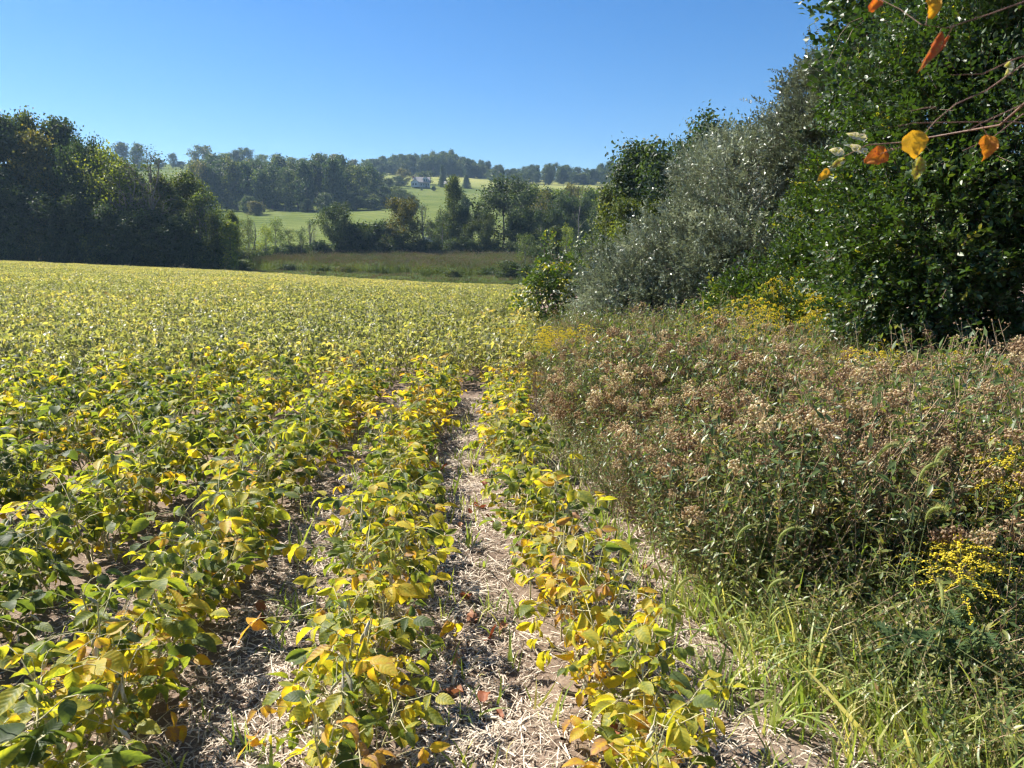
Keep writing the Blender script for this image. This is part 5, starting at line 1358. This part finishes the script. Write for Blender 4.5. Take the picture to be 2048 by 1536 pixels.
# fine undergrowth of the near corner
n = 7000
y = fr.uniform(1.75, 4.2, n); x = edge_x(y) + .06 + fr.gamma(2.2, .36, n)
k = (x / y < .78) & ((y < 3.6) | (x > 1.2)); x, y = x[k], y[k]; n = len(x)
g = Geo()
for i in range(3):
    k = np.arange(n) % 3 == i; m_ = k.sum()
    Ls = fr.gamma(4, .035, m_) + .04
    R = rotz(fr.random(m_) * 6.28) @ np.stack([rot3(a, b, 0) for a, b in zip(fr.normal(0, .3, m_), fr.normal(0, .3, m_))])
    g.rep(B1[i], (R * Ls[:, None, None]) @ np.diag([1, .5, 1]), np.column_stack([x[k], y[k], gz(x[k], y[k]) - .004]), fr.normal(.68, .32, m_))
tag(put('rough_grass', g.mesh('rough_grass', M['grass'])), 'tangle of fine green and straw grass before the weed bank', 'grass', kind='stuff')
LW = [leafy_weed(20 + i, .34, .034, 8, .55) for i in range(3)]
y = np.concatenate([fr.uniform(2.0, 3.9, 260), fr.uniform(5.5, 14, 900)]); x = np.concatenate([np.maximum(edge_x(y[:260]) + .25 + fr.gamma(2, .4, 260), 1.05), np.interp(y[260:], [5.5, 8, 10, 14], [3.4, 3.9, 3.4, 2.2]) + fr.gamma(2, .8, 900)]); k = x / y < .8
x, y = x[k], y[k]
scatter('low_undergrowth', np.column_stack([x, y, H(x, y)]), np.column_stack([fr.normal(0, .15, (len(x), 2)), fr.random(len(x)) * 6.28]), np.repeat(fr.uniform(.6, 1.2, (len(x), 1)), 3, 1), fr.integers(0, 3, len(x)), LW,
        'low small-leaved weeds carpeting the near corner', 'undergrowth')
def thistle_leaf(seed, L=.2):
    r_ = np.random.default_rng(seed); g = Geo(); s = np.linspace(0, 1, 9)
    z = .10 * L * np.sin(s * 3) - .25 * L * s ** 2
    P = np.stack([s * L, np.zeros(9), z], -1)
    g.add(*ribbon(P, .012 * (1 - s * .8), [0, 1, 0]))
    for k in range(1, 9):
        for sd in (-1, 1):
            w = .055 * math.sin(min(1, s[k] * 1.1) * PI) + .014
            for dd, ll in ((-.35, .7), (.2, 1.0), (.75, .7)):
                e = P[k] + np.array([math.sin(dd) * w * ll, sd * math.cos(dd) * w * ll, r_.normal(.012, .012)])
                g.add(np.array([P[k] + [-.011, sd * .004, 0], P[k] + [.011, sd * .004, 0], e]), np.array([[0, 1, 2] if sd > 0 else [1, 0, 2]]), r_.normal(0, .1))
    return g.mesh('thistle_leaf', M['thistle'])
TL = [thistle_leaf(i) for i in range(4)]
for i, (px, py, h, l_) in enumerate([(1850, 1420, .42, 'dark glossy spiny thistle at the near corner of the weeds'), (1920, 1440, .36, 'smaller spiny thistle beside the dark glossy one'), (1760, 1400, .28, 'young thistle rosette at the foot of the spiny thistles')]):
    x, y = ground_at(px, py)
    P = np.stack([np.array([0, .01, .03, .05]), np.zeros(4), np.linspace(0, h, 4)], -1)
    root = put('thistle', Geo().add(*tube(P, [.006, .005, .004, .003], 6)).mesh('thistle_stem', M['greenstem']), loc=(x, y, float(H(x, y))))
    for k in range(16):
        u = .05 + .95 * k / 16
        put('leaf', TL[k % 4], root, (.05 * u, 0, h * u), (fr.normal(0, .3), fr.uniform(-.5, .25), k * 2.4), fr.uniform(.6, 1.0) * (1.1 - .4 * u))
    tag(root, l_, 'thistle')

# ------------------------------------------------------------------ sapling beside the camera whose twigs hang into the picture
tw_ = [[(2140, 60), (2048, 128), (1975, 180), (1912, 208), (1871, 242), (1834, 284), (1760, 308)], [(2140, 262), (2024, 243), (1871, 245), (1827, 246), (1795, 252)], [(2150, 160), (2048, 208), (1965, 245), (1933, 263)],
       [(2150, 200), (2045, 229), (1988, 273), (1925, 302)], [(2140, -30), (1985, 26), (1894, 56), (1842, 49)], [(2120, 90), (2030, 118), (1965, 148), (1900, 150)], [(1871, 215), (1850, 216), (1820, 222)]]
D0 = 1.5
base = np.array([1.55, 1.35, 0]); base[2] = float(H(base[0], base[1]))
wood = Geo()
trunk = np.array([base, base + [.02, .03, .7], base + [-.03, .05, 1.4], at(2240, 40, 1.42), at(2300, -260, 1.45)])
wood.add(*tube(trunk - base, [.022, .018, .014, .010, .004], 7))
root = put('overhanging_sapling', None, loc=base)
put('trunk', wood.mesh('sapling_trunk', M['bark']), root)
TWP = []
for i, pl in enumerate(tw_):
    dd = D0 + .03 * (i % 4)
    P = np.array([at(px, py, dd) for px, py in pl])
    if pl[0][0] > 2100: P = np.concatenate([[trunk[3] if i not in (4,) else (trunk[3] + trunk[4]) / 2], P])
    TWP += [P[j] + (P[j + 1] - P[j]) * f for j in range(len(P) - 1) for f in np.linspace(0, 1, 12)]
    put('twig', Geo().add(*tube(P - base, np.linspace(.0019, .0006, len(P)), 5)).mesh('sapling_twig', M['twig']), root)
TWP = np.array(TWP)
def big_leaf(seed, L=.055, Wd=.05, bend=.5, fold=.3, crumple=.006):
    r_ = np.random.default_rng(seed); s = np.linspace(0, 1, 9)
    V, F, VT, VN = leaflet(L, Wd * .66, r_, 8, (-1, -.66, -.33, 0, .33, .66, 1), bend=bend, fold=fold)
    V[:, 1] *= 1 + .07 * np.sin(V[:, 0] / L * 17 + seed)
    V[:, 2] += (vnoise(V[:, 0] * 120 + seed, V[:, 1] * 120) - .5) * crumple * 3
    return Geo().add(V, F, VT * .6, vein=VN).mesh('sapling_leaf', M['autumn'])
TOCAM = np.array([0, -1, .1])
for i, (px, py, L, Wd, bend, fold, t, dirx, dirz, d) in enumerate([
        (1822, 262, .052, .060, .5, .25, .02, .35, -1, 1.47), (1842, 312, .048, .036, .3, .5, .88, -.2, -1, 1.5), (1974, 268, .050, .046, .4, .3, .36, .0, -1, 1.55), (1778, 300, .050, .044, .5, .2, .46, -.9, -.45, 1.52),
        (1864, -8, .040, .036, .3, .3, .12, .1, -1, 1.5), (1880, 66, .075, .040, .9, 1.0, .72, -.4, -1, 1.5), (1898, 68, .050, .018, .9, 1.1, .72, -.5, -1, 1.52), (2020, 122, .028, .018, .3, .4, .97, -.2, -1, 1.5), (1760, -4, .034, .03, .6, .4, .5, -.5, -.6, 1.6),
        (1690, 318, .050, .026, .3, .3, .90, -.9, -.5, 2.2), (1660, 338, .046, .03, .5, .3, .06, -.7, -.7, 2.2), (1735, 278, .066, .026, .3, .3, 1.0, -.9, .2, 2.2), (1735, 305, .07, .026, .3, .3, 1.0, -.9, .3, 2.2), (1690, 305, .05, .03, .3, .3, 1.0, -.9, .1, 2.2)]):
    p = at(px, py, d)
    X = np.array([dirx, -.15, dirz]); X /= np.linalg.norm(X)
    Z = TOCAM - TOCAM.dot(X) * X; Z /= np.linalg.norm(Z)
    from mathutils import Matrix
    R = Matrix(np.stack([X, np.cross(Z, X), Z], -1).tolist())
    put('leaf', big_leaf(i, L, Wd, bend, fold), root, p - base, R.to_euler(), 1, (t, 0, 0))
    if d < 2:
        q_ = TWP[np.argmin(np.linalg.norm(TWP - p, axis=1))]
        put('leaf_stalk', Geo().add(*tube(np.stack([p + X * .002, (p + q_) / 2 + [0, 0, .003], q_]) - base, [.0007, .0007, .0009], 4)).mesh('leaf_stalk', M['twig']), root)
P = np.array([trunk[3], at(2000, 250, 1.8), at(1800, 285, 2.2), at(1735, 290, 2.2), at(1690, 312, 2.2), at(1660, 338, 2.2)])
put('twig', Geo().add(*tube(P - base, np.linspace(.003, .0008, len(P)), 5)).mesh('sapling_twig', M['twig']), root)
tag(root, 'thin sapling at the frame edge with orange and yellow leaves on overhanging twigs', 'sapling')
# ------------------------------------------------------------------ the air between here and the hill
hm, hn, hl = nt('haze')
pv = hn.new('ShaderNodeVolumePrincipled')
pv.inputs['Color'].default_value = (.48, .72, 1.0, 1)
pv.inputs['Density'].default_value = .0002
pv.inputs['Anisotropy'].default_value = .3
ho = hn.new('ShaderNodeOutputMaterial'); hl.new(pv.outputs[0], ho.inputs['Volume'])
hz_o = put('haze', Geo().add(*box((0, 655, 45), (1860, 1510, 116))).mesh('haze', hm, False))
tag(hz_o, 'thin blue haze lying over the far hillside', 'haze', kind='stuff')
